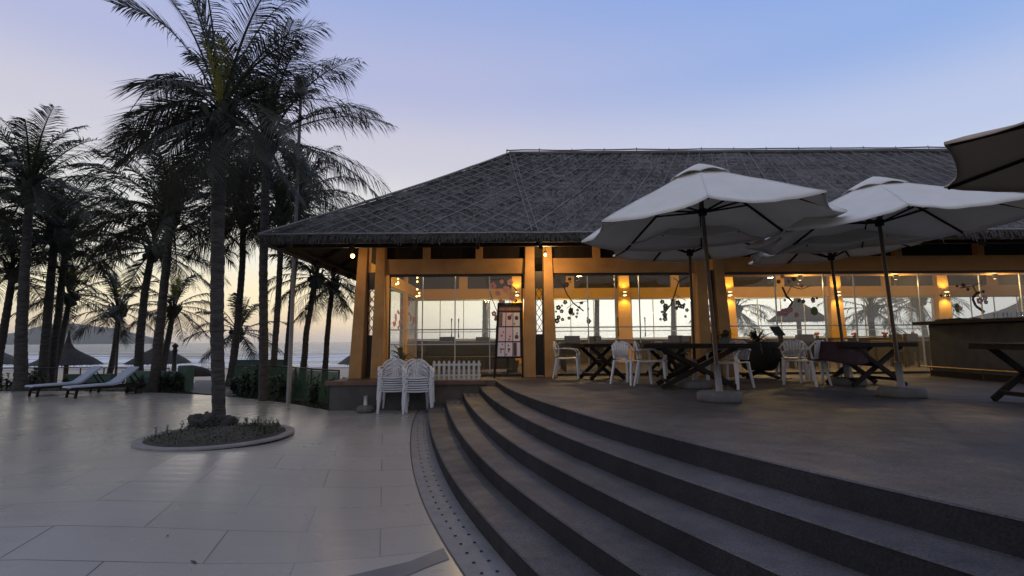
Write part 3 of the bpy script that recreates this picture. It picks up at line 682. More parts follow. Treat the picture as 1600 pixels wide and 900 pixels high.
g_ = MB(); p = at(1495, 481, FY); g_.add([(p.x+.06*cos(k*pi/8), p.y-.012, p.z+.11*sin(k*pi/8)) for k in range(16)], [tuple(range(16))]); g_.build('fruit_decal', M['sticker_green'], w3)
# red festive figure painted on the left wall glazing, plain patches of red, pink and grey
rd = MB(); gr2 = MB(); rs = random.Random(4)
xw = XL+.012
def wallp(px, py):
    r = ray(px, py); t = xw/r.x; return (r.y*t, r.z*t+EYE)
for (px, py, r) in ((618,497,.32),(622,488,.26),(630,494,.34),(616,505,.26),(624,503,.3),(634,503,.26),(643,497,.3),(648,500,.3),(627,480,.2),(640,490,.2),(630,472,.22),(640,474,.18)):
    yy, zz = wallp(px, py)
    for q in range(7):
        a = rs.random()*6.3; y2 = yy+r*.75*cos(a)*rs.random(); z2 = zz+.4*r*sin(a)*rs.random(); rr3 = r*.32
        rd.add([(xw+.0006*q+rs.random()*.002, y2+rr3*cos(k*pi/4), z2+rr3*.5*sin(k*pi/4)) for k in range(8)], [tuple(range(8))])
for (px, py, r) in ((627,476,.16),(637,478,.15),(631,490,.2),(634,500,.3),(630,510,.25),(645,508,.2),(622,512,.16)):
    yy, zz = wallp(px, py); gr2.add([(xw+.006, yy+r*.6*cos(k*pi/4), zz+r*.35*sin(k*pi/4)) for k in range(8)], [tuple(range(8))])
rd.build('red_window_decal', mat('red_decal', (.55,.06,.07), (.62,.32,.30), 9, .6), B); gr2.build('grey_window_decal', mat('grey_decal', (.25,.2,.2), (.35,.28,.2), 9, .6), B)

# ------------------------------------------------------------------ lamps
def wall_lamp(x, y, z, label):
    t = empty('wall_lamp', (x, y, z), 0, label, 'wall lamp', 'wall lamps on the inner pillars')
    MB().box(-.05,-.02,-.10,.05,.03,.10).build('back_plate', M['alu'], t)
    MB().lathe([(.02,-.035),(.085,-.05),(.10,-.045),(.03,-.02),(.03,.02),(.10,.045),(.085,.05),(.02,.035)], 14, (0,-.09,0)).build('lamp_shade', M['alu'], t, True)
    b = MB().lathe([(.01,.046),(.075,.055),(.01,.075)], 12, (0,-.09,0)).lathe([(.01,-.075),(.075,-.055),(.01,-.046)], 12, (0,-.09,0)).build('bulb', M['bulb_soft'], t)
    for s_ in (1, -1):
        ld = bpy.data.lights.new('lamp_light', 'SPOT'); ld.energy = 24; ld.color = (1,.66,.26); ld.spot_size = radians(125); ld.spot_blend = .6; ld.shadow_soft_size = .05
        lo = bpy.data.objects.new('lamp_light', ld); COL.objects.link(lo); lo.parent = t; lo.location = (0,-.12,.10*s_); lo.rotation_euler = (0 if s_ < 0 else pi, 0, 0)
    return t
M['bulb_soft'] = glow('lamp_glow', (1.0,.66,.28), 6)
wl = ['wall lamp on the inner pillar seen through the door bay behind the menu board', 'wall lamp glowing between the two middle rear windows, above the white chairs', 'wall lamp beside the brown front pillar, left of the palm frond window', 'wall lamp behind the leaning pole of the umbrella at the centre right', 'wall lamp above the bar counter, lighting a patch of orange wall', 'wall lamp at the right edge behind the near umbrella']
for px, lb in zip((808, 974, 1136, 1303, 1470), (wl[0], wl[1], wl[2], wl[3], wl[4])):
    c = BPC[BPX.index(px)]
    wall_lamp(c, BY-.24, at(px, 459, BY-.3).z, lb)
def ceiling_lamp(x, y, z, e, label, cat='ceiling lamp', r=.07, vis=True, grp='ceiling lamps in the dining room', col=(1,.66,.28)):
    t = empty('ceiling_lamp', (x, y, z), 0, label, cat, grp)
    MB().tube([(0,0,0),(0,0,.35)], .008, 5).build('cord', M['frame_dark'], t)
    MB().lathe([(.02,.06),(r,.03),(r*1.15,-.02),(r*.95,-.02),(r*.8,.01),(.01,.03)], 16).build('lamp_shade', M['alu'], t, True)
    MB().lathe([(.005,.0),(r*.7,-.012),(.005,-.03)], 12).build('bulb', M['bulb_soft'], t, True)
    ld = bpy.data.lights.new('lamp_light', 'POINT'); ld.energy = e; ld.color = col; ld.shadow_soft_size = .12
    lo = bpy.data.objects.new('lamp_light', ld); COL.objects.link(lo); lo.parent = t; lo.location = (0,0,-.10)
p = at(1204, 433, 15.2); ceiling_lamp(p.x, 15.2, p.z, 120, 'small round ceiling lamp shining near the top of the palm frond window')
p = at(1327, 429, 14.5); ceiling_lamp(p.x, 14.5, p.z, 120, 'ceiling lamp just right of the leaning umbrella pole')
p = at(1515, 423, 14.0); ceiling_lamp(p.x, 14.0, p.z, 120, 'ceiling lamp high above the bar counter')
p = at(905, 440, 15.5); ceiling_lamp(p.x, 15.5, 3.35, 110, 'ceiling lamp behind the glass doors with the dark flower branches')
p = at(735, 440, 14.0); ceiling_lamp(p.x, 14.0, 3.35, 130, 'ceiling lamp behind the double glass doors left of the menu board')
# glowing beads on added wires, standing in for lamp reflections in the left glass
gl = empty('lamp_reflection_beads', (0,0,0), 0, 'warm glowing beads on added wires, standing in for lamp reflections in the left glass', 'lamp reflections')
gb = MB(); gw = MB()
for (px, ys_) in ((622,(436,441,443)),(619,(444,)),(652,(434,440,452)),(655,(458,462)),(651,(463,))):
    for yy in ys_: q_ = at(px, yy, 13.2); gb.blob(q_, .022, 1, 0, 6, 4)
    q0 = at(px, 425, 13.2); q1 = at(px, ys_[-1], 13.2); gw.tube([q0, q1], .004, 4)
gb.build('bulb', M['bulb'], gl)['kind'] = 'stuff'; gw.build('added_wire', M['frame_dark'], gl)  # each bulb bead imitates a lamp reflection, the wires are added
def porch(px, py, Y, e, r, label):
    p = at(px, py, Y); t = empty('porch_lamp', p, 0, label, 'porch lamp', 'bare porch bulbs under the eaves')
    MB().blob((0,0,0), r, 0, 0, 12, 8).build('bulb', M['bulb'], t, True)
    MB().lathe([(.02,r*.9),(.03,r*1.2),(.03,r*2.6),(.015,r*3)], 10).build('socket', M['frame_dark'], t)
    MB().tube([(0,0,r*2.8),(0,.1,r*2.8+.25)], .008, 5).build('cord', M['frame_dark'], t)
    ld = bpy.data.lights.new('lamp_light', 'POINT'); ld.energy = e; ld.color = (1,.62,.25); ld.shadow_soft_size = .06
    lo = bpy.data.objects.new('lamp_light', ld); COL.objects.link(lo); lo.parent = t; lo.location = (0,-.02,-r*1.6)
porch(551, 400, 11.0, 6, .045, 'bright warm bulb under the thatched eave beside the leftmost orange pillar')
porch(852, 398, 11.0, 34, .03, 'small bulb under the eave above the middle orange pillar')
# row of downlights behind the front header (right-hand bays): a lit soffit strip
sf = MB().box(fx(1131), FY+.12, BT-.385, XR-.3, FY+.55, BT-.36).build('soffit_board', M['inner_ochre'], B)
def downlight(px, y_, label):
    p = at(px, 430, y_); t = empty('ceiling_spotlight', (p.x, y_, BT-.39), 0, label, 'spotlight', 'spotlights in the board over the glass front')
    MB().lathe([(.05,0),(.055,-.02),(.045,-.10),(.03,-.11)], 12).build('housing', M['frame_dark'], t, True)
    ld = bpy.data.lights.new('lamp_light', 'POINT'); ld.energy = 12; ld.color = (1,.62,.25); ld.shadow_soft_size = .05
    lo = bpy.data.objects.new('lamp_light', ld); COL.objects.link(lo); lo.parent = t; lo.location = (0,.05,-.2)
for px, lb in ((1250,'spotlight behind the glass over the pink blossom branch'),(1400,'spotlight behind the glass right of the leaning umbrella pole'),(1555,'spotlight behind the glass over the bar, at the black painted branch')): downlight(px, FY+.4, lb)

# ------------------------------------------------------------------ chairs
def make_chair(label, grp):
    t = empty('plastic_armchair', (0,0,0), 0, label, 'chair', grp)
    m = M['white_plastic']
    # faces -Y; origin on the floor
    st = MB(); nx_, ny_ = 8, 8; vs = []
    for j in range(ny_+1):
        for i in range(nx_+1):
            u = i/nx_*2-1; v = j/ny_; w = .235-.035*v
            z = .425+.012*u*u+(.018*(1-v) if v > .15 else -.02*(1-v/.15)+.015)-.012*sin(pi*v)
            vs.append((u*w, -.22+.42*v, z))
    st.add(vs, [(j*9+i, j*9+i+1, (j+1)*9+i+1, (j+1)*9+i) for j in range(8) for i in range(8)])
    o = st.build('seat', m, t, True); sol = o.modifiers.new('thick', 'SOLIDIFY'); sol.thickness = .02
    bk = MB()
    # curved rim of the back
    rim = []
    for k in range(13):
        a = pi*k/12; rim.append((-.235*cos(a), .245+.035*sin(a)-.05*abs(cos(a)), .62+.155*sin(a)))
    bk.tube(rim, .017, 6)
    low = [(-.19,.21,.47),(-.1,.225,.475),(0,.23,.475),(.1,.225,.475),(.19,.21,.47)]; bk.tube(low, .012, 5)
    bk.tube([(-.235,.2,.62),(-.19,.21,.47)], .016, 5).tube([(.235,.2,.62),(.19,.21,.47)], .016, 5)
    for k in range(-3, 4):
        x0 = .045*k; x1 = .058*k; zt = .62+.155*sqrt(max(0,1-(x1/.235)**2))-.01
        bk.hexa([(x0-.017,.222,.47),(x0+.017,.222,.47),(x0+.017,.232,.47),(x0-.017,.232,.47)], [(x1-.024,.262,zt),(x1+.024,.262,zt),(x1+.024,.272,zt),(x1-.024,.272,zt)])
    bk.build('backrest', m, t, True)
    for s_ in (-1, 1):
        ar = MB(); pts = [(s_*.235,.2,.62),(s_*.265,.08,.635),(s_*.275,-.08,.63),(s_*.27,-.2,.61),(s_*.262,-.25,.54),(s_*.258,-.245,.43)]
        for a, b_ in zip(pts[:-1], pts[1:]): ar.bar(a, b_, .048, .016)
        ar.build('armrest', m, t, True)
        f_ = MB().hexa([(s_*.275-.022,-.275,0),(s_*.275+.022,-.275,0),(s_*.275+.022,-.245,0),(s_*.275-.022,-.245,0)], [(s_*.25-.032,-.265,.43),(s_*.25+.032,-.265,.43),(s_*.25+.032,-.215,.43),(s_*.25-.032,-.215,.43)])
        f_.build('leg', m, t, bevel=.006)
        r_ = MB().hexa([(s_*.235-.016,.262,0),(s_*.235+.016,.262,0),(s_*.235+.016,.29,0),(s_*.235-.016,.29,0)], [(s_*.195-.024,.165,.43),(s_*.195+.024,.165,.43),(s_*.195+.024,.215,.43),(s_*.195-.024,.215,.43)])
        r_.build('leg', m, t, bevel=.006)
    return t
c0 = onz(610, 646, 0); ch0 = None
NSTK = 7
stacks = [(c0.x, c0.y-.0, 0.0, radians(8), 'left stack by the concrete umbrella weight'), (onz(653,647,0).x-.07, onz(653,647,0).y, 0.0, radians(14), 'right stack beside the picket fence')]
words = ['bottom', 'second lowest', 'third lowest', 'fourth lowest', 'third from the top', 'second from the top', 'topmost']
for (x, y, z, rz, nm) in stacks:
    for k in range(NSTK):
        lb = 'white plastic armchair, %s in the %s' % (words[k], nm)
        if ch0 is None: ch0 = make_chair(lb, 'white chairs stacked in front of the plinth'); c = ch0
        else: c = copy_tree(ch0)
        c['label'] = lb; c['group'] = 'white chairs stacked in front of the plinth'
        c.location = (x+.004*k*(1 if k % 2 else -1), y+.25+.012*k, z+.043*k); c.rotation_euler = (0,0,rz+radians(random.uniform(-1.2,1.2)))
G = 'white chairs on the terrace'
for (px, py, rz, lb) in (
    (886, 591, 78, 'white plastic armchair nearest the middle orange pillar'),
    (985, 600, 128, 'white plastic armchair showing its back, left of the overlapping pair'),
    (1018, 602, 70, 'white plastic armchair half hidden by the chair turning its back'),
    (1143, 606, -55, 'white plastic armchair behind the near umbrella pole'),
    (1262, 602, -148, 'white plastic armchair left of the cloth-covered table, seen from behind'),
    (1300, 598, -100, 'white plastic armchair pushed in under the cloth-covered table'),
    (1240, 592, 160, 'white plastic armchair beside the big dark plant tub')):
    p = onz(px, py, PZ); c = copy_tree(ch0); c['label'] = lb; c['group'] = G; c.location = p; c.rotation_euler = (0,0,radians(rz))

# ------------------------------------------------------------------ tables with crossed legs
def table(x, y, rz, lx, ly, label, h=.735, scale=1.0):
    t = empty('folding_table', (x, y, PZ), rz, label, 'table', 'dark wooden tables on the terrace')
    tp = MB(); n_ = 6; w = ly/n_
    for i in range(n_): tp.box(-lx/2, -ly/2+i*w+.004, h-.028, lx/2, -ly/2+(i+1)*w-.004, h)
    tp.box(-lx/2, -ly/2, h-.075, lx/2, -ly/2+.03, h-.03).box(-lx/2, ly/2-.03, h-.075, lx/2, ly/2, h-.03).box(-lx/2,-ly/2+.03,h-.075,-lx/2+.03,ly/2-.03,h-.03).box(lx/2-.03,-ly/2+.03,h-.075,lx/2,ly/2-.03,h-.03)
    tp.build('tabletop', M['wood_dark'], t, bevel=.003)
    for s_ in (-1, 1):
        yy = s_*(ly/2-.09)
        for d in (-1, 1):
            MB().bar((-d*lx*.34, yy+d*.022, .02), (d*lx*.34, yy+d*.022, h-.06), .042, .075, up=(0,0,1)).build('leg', M['wood_dark'], t, bevel=.004)
    MB().box(-.035, -ly/2+.1, h*.5-.03, .035, ly/2-.1, h*.5+.03).build('stretcher', M['wood_dark'], t)
    for s_ in (-1, 1): MB().box(s_*lx*.28-.025, -ly/2+.1, .09, s_*lx*.28+.025, ly/2-.1, .14).build('foot_rail', M['wood_dark'], t)
    return t
p = onz(942, 593, PZ); table(p.x, p.y+.1, radians(12), 1.05, .8, 'dark wooden table with crossed legs, leftmost on the terrace by the pillar')
p = onz(1086, 606, PZ); table(p.x+.05, p.y+.1, radians(-10), 1.75, .95, 'long dark wooden table beside the near umbrella pole, with crossed legs')
p = onz(1352, 602, PZ); table(p.x, p.y, radians(6), 1.35, .8, 'dark crossed-leg table in front of the second umbrella pole')
p = onz(1650, 632, PZ); table(p.x-.05, p.y, radians(-4), 1.15, .8, 'dark crossed-leg table cut off by the right edge of the picture')
p = onz(1050, 590, PZ); table(p.x, p.y+.4, radians(5), 1.0, .8, 'dark table behind the overlapping pair of white chairs')
# cloth on the left end of the table
p = onz(1352, 602, PZ); tc_ = MB(); vs = []
for j in range(9):
    for i in range(25):
        a = 2*pi*i/24; r = (.30, .34, .37, .375, .378, .39, .40, .405, .41)[j]; zz = (.752, .753, .75, .735, .68, .60, .52, .46, .40)[j]
        r += (.025*sin(a*5+1)*(j-3)/5 if j > 3 else 0); vs.append((r*cos(a)*1.15, r*sin(a), zz-(.04*sin(a*3) if j > 6 else 0)))
vs.append((0,0,.754)); tc_.add(vs, [(j*25+i, j*25+i+1, (j+1)*25+i+1, (j+1)*25+i) for j in range(8) for i in range(24)]+[(i+1, i, len(vs)-1) for i in range(24)])
o = tc_.build('tablecloth', mat('maroon_cloth', (.05,.025,.03), (.09,.045,.05), 8, .9, .3, 60), None, True, loc=(p.x-.42, p.y, PZ)); o.modifiers.new('t','SOLIDIFY').thickness = .004
tag(o, 'dark maroon cloth hanging over the left end of a crossed-leg table', 'tablecloth')
# gnarled green fruit/plant by the brown pillar on the table
p = onz(1118, 606, PZ)
tp_ = empty('potted_plant', (at(1132,520,8.8).x, 8.8, PZ+.735), 0, 'low bushy potted plant on the long table in front of the brown pillar', 'potted plant')
MB().lathe([(.07,0),(.09,.1),(.085,.1),(.06,.09)], 14).build('pot', M['concrete'], tp_)
lf = MB(); rn = random.Random(8)
def leaf(mb, base, d, ln, w, droop=.3, seg=4):
    base = Vector(base); d = Vector(d).normalized(); sd_ = d.cross(Vector((0,0,1)))
    if sd_.length < .05: sd_ = Vector((1,0,0))
    sd_.normalize(); vs = []
    for i in range(seg+1):
        t = i/seg; p = base+d*ln*t+Vector((0,0,-droop*ln*t*t)); ww = w*(sin(pi*min(.98, .12+t*.86)))
        vs += [p-sd_*ww/2, p+sd_*ww/2]
    mb.add(vs, [(2*i, 2*i+1, 2*i+3, 2*i+2) for i in range(seg)])
for k in range(90):
    a = rn.random()*6.28; leaf(lf, (rn.uniform(-.06,.06), rn.uniform(-.06,.06), .08+rn.random()*.12), (cos(a), sin(a), rn.uniform(.1,1.4)), rn.uniform(.07,.13), .04, .5, 3)
lf.build('foliage', mat('olive_leaf', (.06,.065,.02), (.10,.10,.035), 6, .6), tp_)

# big dark plant tub on crossed feet
p = onz(1199, 592, PZ); TUB = (p.x, p.y+.3)
t = empty('plant_tub', (TUB[0], TUB[1], PZ), 0, 'big dark round wicker tub on crossed wooden feet, holding a spiky plant', 'planter')
tb_ = MB(); vs = []; prof = [(.26,.16),(.33,.22),(.40,.40),(.44,.58),(.44,.68),(.40,.74),(.36,.75),(.34,.70),(.05,.69)]
tb_.lathe(prof, 28, jit=.03); tb_.build('tub', mat('dark_wicker', (.012,.012,.010), (.03,.028,.024), 30, .8, .9, 60, stretch=(1,1,3)), t, True)
for a in (0.5, 0.5+pi/2): MB().bar((-.42*cos(a), -.42*sin(a), .02), (.25*cos(a), .25*sin(a), .22), .05, .05).bar((.42*cos(a), .42*sin(a), .02), (-.25*cos(a), -.25*sin(a), .22), .05, .05).build('foot', M['wood_dark'], t)
bp_ = empty('spiky_plant', (TUB[0]-.02, TUB[1], PZ+.72), 0, 'spiky pineapple-like plant with arching leaves growing in the dark tub', 'plant')
lf = MB()
for k in range(70):
    a = rn.random()*6.28; e = rn.uniform(.05,1.3); leaf(lf, (0,0,.02), (cos(a)*cos(e), sin(a)*cos(e), sin(e)), rn.uniform(.42,.75)*(1.0 if e < .8 else .55), .05, .45*cos(e)+.05, 6)
lf.build('foliage', mat('grey_green_leaf', (.05,.06,.045), (.09,.10,.075), 6, .5), bp_)
# small slanted menu stand
p = at(1219, 540, 10.6); t = empty('reading_stand', (p.x+.02, 10.6, PZ), 0, 'slim pedestal with a slanted dark tablet behind the spiky plant', 'menu stand')
MB().lathe([(.16,0),(.16,.02),(.03,.03)], 16).build('base', M['frame_dark'], t)
MB().box(-.035,-.03,.02,.035,.03,.88).build('post', M['wood_mid'], t)
MB().hexa([(-.11,-.02,.88),(.10,-.02,.88),(.10,0,.87),(-.11,0,.87)], [(-.16,.1,1.06),(.04,.1,1.06),(.04,.12,1.05),(-.16,.12,1.05)]).build('tablet', M['frame_dark'], t)

# ------------------------------------------------------------------ bar counter
t = empty('bar_counter', (0,0,0), 0, 'grey bar counter with dark overhanging top and foot rail at the right of the terrace', 'bar counter')
MB().box(8.95, 8.3, PZ+.002, 9.55, 11.05, PZ+1.08).build('counter_body', mat('grey_bar_panel', (.045,.043,.042), (.07,.067,.065), 5, .8, .3, 40), t, bevel=.01)
MB().box(8.72, 8.0, PZ+1.085, 9.75, 11.2, PZ+1.15).build('counter_top', M['wood_dark'], t, bevel=.01)
MB().box(8.93, 8.3, PZ+.005, 8.947, 11.05, PZ+.12).build('plinth_board', M['wood_dark'], t)
MB().tube([(8.80,8.2,PZ+.2),(8.80,11.15,PZ+.2)], .016, 8).build('foot_rail', mat('brass', (.45,.33,.18), rough=.35, metal=.9), t)
for yy in (8.5, 9.7, 10.9): MB().tube([(8.80,yy,PZ+.19),(8.80,yy,PZ+.0)], .012, 6).build('rail_bracket', M['frame_dark'], t)
gm = glass_mat('drinking_glass', .25, (.92,.95,.95), .2); g0 = None
for i in range(9):
    yy = 8.6+.13*i; x = 9.1+.05*(i % 2)
    gg = MB().lathe([(.032,0),(.034,.004),(.038,.11),(.035,.11),(.031,.01),(.005,.008)], 12).build('drinking_glass', gm, None, True, loc=(x, yy, PZ+1.15))
    tag(gg, 'clear drinking glass on the bar, %s of the row' % ('nearest to us','second nearest to us','third nearest to us','fourth nearest to us','in the middle','fourth from the far end','third from the far end','second from the far end','at the far end')[i], 'glass', 'glasses in a row on the bar')
cl = MB(); vs = []
for j in range(9):
    for i in range(11): vs.append((i*.05, j*.07, .01+.05*abs(noise.noise(Vector((i*.5,j*.4,2))))+.02*sin(i*.9)))
cl.add(vs, [(j*11+i, j*11+i+1, (j+1)*11+i+1, (j+1)*11+i) for j in range(8) for i in range(10)])
o = cl.build('folded_cloth', mat('black_cloth', (.015,.015,.016), (.03,.03,.03), 9, .9), None, True, loc=(8.85, 10.2, PZ+1.155)); o.modifiers.new('t','SOLIDIFY').thickness = .02
tag(o, 'crumpled dark cloth lying on the far end of the bar counter', 'cloth')

# ------------------------------------------------------------------ parasols
def parasol(x, y, R_, rim, apex, rot, lean, label, base=True, sag=.06, m='canvas'):
    TZ = -1.1*lean[0]
    t = empty('parasol', (x, y, PZ), 0, label, 'parasol', 'cream canvas parasols over the terrace')
    lx, ly = lean; rim -= PZ; apex -= PZ
    cx_, cy_ = lx*rim, ly*rim
    def shift(z): return lx*z, ly*z
    n_ = 8; per = 10; nr = 14; vs = []; rnd_ = random.Random(label)
    for j in range(nr+1):
        q_ = .10+.90*j/nr
        for i in range(n_*per):
            a = rot+2*pi*i/(n_*per); f = (i % per)/per
            ch_ = cos(pi/n_)/cos((f-.5)*2*pi/n_)            # straight chord between ribs
            s_ = sin(pi*f)**.75; r = R_*q_*ch_*(1-.045*s_*q_)
            z = apex-(apex-rim)*(q_**1.0)-sag*s_*q_**2.2-.018*noise.noise(Vector((i*.22, j*.35, x)))*q_-.012*noise.noise(Vector((i*.9, j*.3, x)))*q_
            ox, oy = shift(z); vs.append((ox+r*cos(a), oy+r*sin(a), z+TZ*r*cos(a)))
    k = n_*per; mb = MB(); mb.add(vs, [(j*k+i, j*k+(i+1)%k, (j+1)*k+(i+1)%k, (j+1)*k+i) for j in range(nr) for i in range(k)])
    for w_ in range(n_): mb.tube([Vector(vs[j*k+w_*per])+Vector((0,0,.004)) for j in range(nr+1)], .007, 4, False)
    can = mb.build('canopy', M[m], t, True); so_ = can.modifiers.new('t','SOLIDIFY'); so_.thickness = .004
    # hem drop
    last = vs[-k:]; hm = MB().add([v for v in last]+[(v[0]*1.0, v[1]*1.0, v[2]-.012) for v in last], [(i,(i+1)%k,k+(i+1)%k,k+i) for i in range(k)])
    hm.build('hem', M[m], can, True).modifiers.new('t','SOLIDIFY').thickness = .003
    vv = []; 
    for j in range(6):
        q_ = .02+.98*j/5
        for i in range(k):
            a = rot+2*pi*i/k; f = (i % per)/per; s_ = sin(pi*f); r = R_*.235*q_*(1-.06*s_*q_); z = apex+.05-.215*q_**1.25+.035*s_*q_**2
            ox, oy = shift(z); vv.append((ox+r*cos(a), oy+r*sin(a), z+TZ*r*cos(a)))
    vn = MB().add(vv, [(j*k+i, j*k+(i+1)%k, (j+1)*k+(i+1)%k, (j+1)*k+i) for j in range(5) for i in range(k)]+[tuple(reversed(range(k)))])
    vn.build('vent', M[m], can, True).modifiers.new('t','SOLIDIFY').thickness = .004
    zt = apex-.05; ox, oy = shift(zt); pz0 = .14 if base else 0
    bx0, by0 = shift(pz0)
    MB().tube([(bx0, by0, pz0), (ox, oy, zt)], [.026, .024], 12).build('pole', M['wood_mid'], t, True)
    hz = apex-.62; hx, hy = shift(hz); MB().lathe([(.028,-.06),(.055,-.05),(.055,.04),(.028,.05)], 12, (hx, hy, hz)).build('hub', M['wood_dark'], t, True)
    for i in range(n_):
        a = rot+2*pi*i/n_
        def P(q_, dz):
            z = apex-(apex-rim)*q_-dz; ox_, oy_ = shift(z); return (ox_+R_*q_*cos(a), oy_+R_*q_*sin(a), z+TZ*R_*q_*cos(a))
        rb_ = MB()
        for q0_, q1_ in ((.04,.35),(.35,.68),(.68,.985)): rb_.bar(P(q0_,.022), P(q1_,.022), .018, .028)
        r_ = rb_.build('rib', M['wood_dark'], t)
        MB().bar((hx+.04*cos(a), hy+.04*sin(a), hz), P(.52,.04), .016, .024).build('strut', M['wood_dark'], r_)
    if base:
        MB().lathe([(.27,.0),(.285,.03),(.28,.10),(.25,.125),(.05,.13)], 28, jit=.06).build('base', M['concrete'], t, True)
        MB().tube([(0,0,.12),(lx*.5,ly*.5,.48)], .043, 14).build('base_tube', mat('pale_pipe', (.20,.19,.19), (.27,.26,.26), 6, .5), t, True)
    return t
p = onz(1125, 627, PZ); U1 = (p.x, p.y)
parasol(p.x, p.y, 1.68, 2.91, 3.74, radians(-90-19), (-.045, 0), 'cream parasol in front of the brown pillar, its whole round canopy in view')
p = onz(1410, 620, PZ)
parasol(p.x, p.y, 1.75, 2.92, 3.66, radians(-90-27), (-.05, 0), 'cream parasol right of the centre one, its pole leaning left before the rear windows')
p = at(1081, 470, 8.7); parasol(p.x, 8.7, 1.42, 2.97, 3.5, radians(10), (0,0), 'parasol mostly hidden behind the centre canopy, its dark pole by the flower doors', sag=.06)
p = at(1322, 560, 9.0); parasol(p.x, 9.0, 1.42, 2.95, 3.45, radians(0), (-.06,0), 'parasol half hidden behind two canopies, with the thin leaning pole', sag=.06)
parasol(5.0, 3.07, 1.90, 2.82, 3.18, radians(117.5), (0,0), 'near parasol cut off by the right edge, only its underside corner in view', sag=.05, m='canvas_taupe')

# ------------------------------------------------------------------ menu board
p = onz(793, 590, PZ)
t = empty('menu_board', (p.x+.02, p.y-.05, PZ), radians(4), 'dark wooden easel board with nine pink menu sheets by the glass doors', 'menu board')
def EP(u, v, d=0): return Vector((u*(1-.16*v)+.05*v, -.03+.22*v-d, 1.62*v))      # board plane: v from floor up, leaning back
MB().hexa([EP(-.31,.27),EP(.31,.27),EP(.31,.27,-.03),EP(-.31,.27,-.03)], [EP(-.29,1.0),EP(.30,1.0),EP(.30,1.0,-.03),EP(-.29,1.0,-.03)]).build('panel', mat('board_black', (.015,.012,.010), (.025,.02,.017), 6, .5), t)
f_ = MB()
f_.bar(EP(-.31,.0,.01), EP(-.30,1.02,.01), .035, .035).bar(EP(.31,0,.01), EP(.31,1.02,.01), .035, .035).bar(EP(-.32,1.01,.012), EP(.32,1.01,.012), .03, .03).bar(EP(-.3,.27,.012), EP(.3,.27,.012), .03, .03)
f_.bar((0,.5,0), EP(0,.95,-.05), .03, .03); f_.build('frame', M['wood_dark'], t)
hs = MB().hexa([EP(-.27,.905,.004),EP(.27,.905,.004),EP(.27,.905,.012),EP(-.27,.905,.012)], [EP(-.268,.965,.004),EP(.268,.965,.004),EP(.268,.965,.012),EP(-.268,.965,.012)]).build('title_strip', mat('title_brown', (.20,.075,.025), (.26,.10,.035), 8, .6), t)
cu = bpy.data.curves.new('title_text', 'FONT'); cu.body = 'FOOD & BEVERAGE'; cu.size = .062; cu.align_x = 'CENTER'; cu.extrude = .001
to = bpy.data.objects.new('title_text', cu); COL.objects.link(to); to.parent = t; q_ = EP(-.005,.92,.016); to.location = q_; to.rotation_euler = (radians(90-7.7), 0, 0)
cu.materials.append(mat('title_cream', (.75,.45,.30)))
bpy.context.view_layer.update(); tm = bpy.data.meshes.new_from_object(to); to2 = bpy.data.objects.new('title_text', tm); COL.objects.link(to2)
to2.parent = t; to2.location = to.location.copy(); to2.rotation_euler = to.rotation_euler.copy(); bpy.data.objects.remove(to); to2.name = 'title_text'
pk = [(.85,.66,.6),(.88,.64,.58),(.85,.75,.64),(.88,.64,.64),(.9,.62,.64),(.9,.82,.75),(.8,.7,.74),(.86,.74,.76),(.88,.7,.72)]
rn = random.Random(2)
for k in range(9):
    i, j = k % 3, k//3; u0 = -.265+i*.182; u1 = u0+.165; v1 = .885-j*.205; v0 = v1-.188
    s_ = MB().hexa([EP(u0,v0,.003),EP(u1,v0,.003),EP(u1,v0,.010),EP(u0,v0,.010)], [EP(u0,v1,.003),EP(u1,v1,.003),EP(u1,v1,.010),EP(u0,v1,.010)])
    sh = s_.build('menu_sheet', mat('sheet_paper', pk[k], rough=.5), t)
    pr = MB()
    if k in (0, 8):
        pr.hexa([EP(u0+.004,v0+.004,.0095),EP(u0+.085,v0+.004,.0095),EP(u0+.085,v0+.004,.0115),EP(u0+.004,v0+.004,.0115)], [EP(u0+.004,v1-.004,.0095),EP(u0+.085,v1-.004,.0095),EP(u0+.085,v1-.004,.0115),EP(u0+.004,v1-.004,.0115)])
    else:
        c_u = (u0+u1)/2; c_v = v0+.188*(.62,.62,.6,.4,.12,.3,.5,.5,.5)[k]; rr_ = (.05,.055,.05,.025,.02,.05,.03,.03,.04)[k]
        pr.add([EP(c_u+rr_*cos(a*pi/5), c_v+rr_*.6*sin(a*pi/5), .0125) for a in range(10)], [tuple(range(10))])
        for q_ in range(3 if k in (5,6,7) else 1):
            uu = u0+.02+rn.random()*.12; v_ = v0+.02+rn.random()*.14; pr.add([EP(uu+.018*cos(a*pi/3), v_+.014*sin(a*pi/3), .013+.0003*q_) for a in range(6)], [tuple(range(6))])
    pr.build('picture', mat('dish_print', (.30,.06,.04) if k % 2 else (.12,.05,.04), (.10,.05,.04) if k % 3 else (.35,.22,.1), 30, .5), sh)
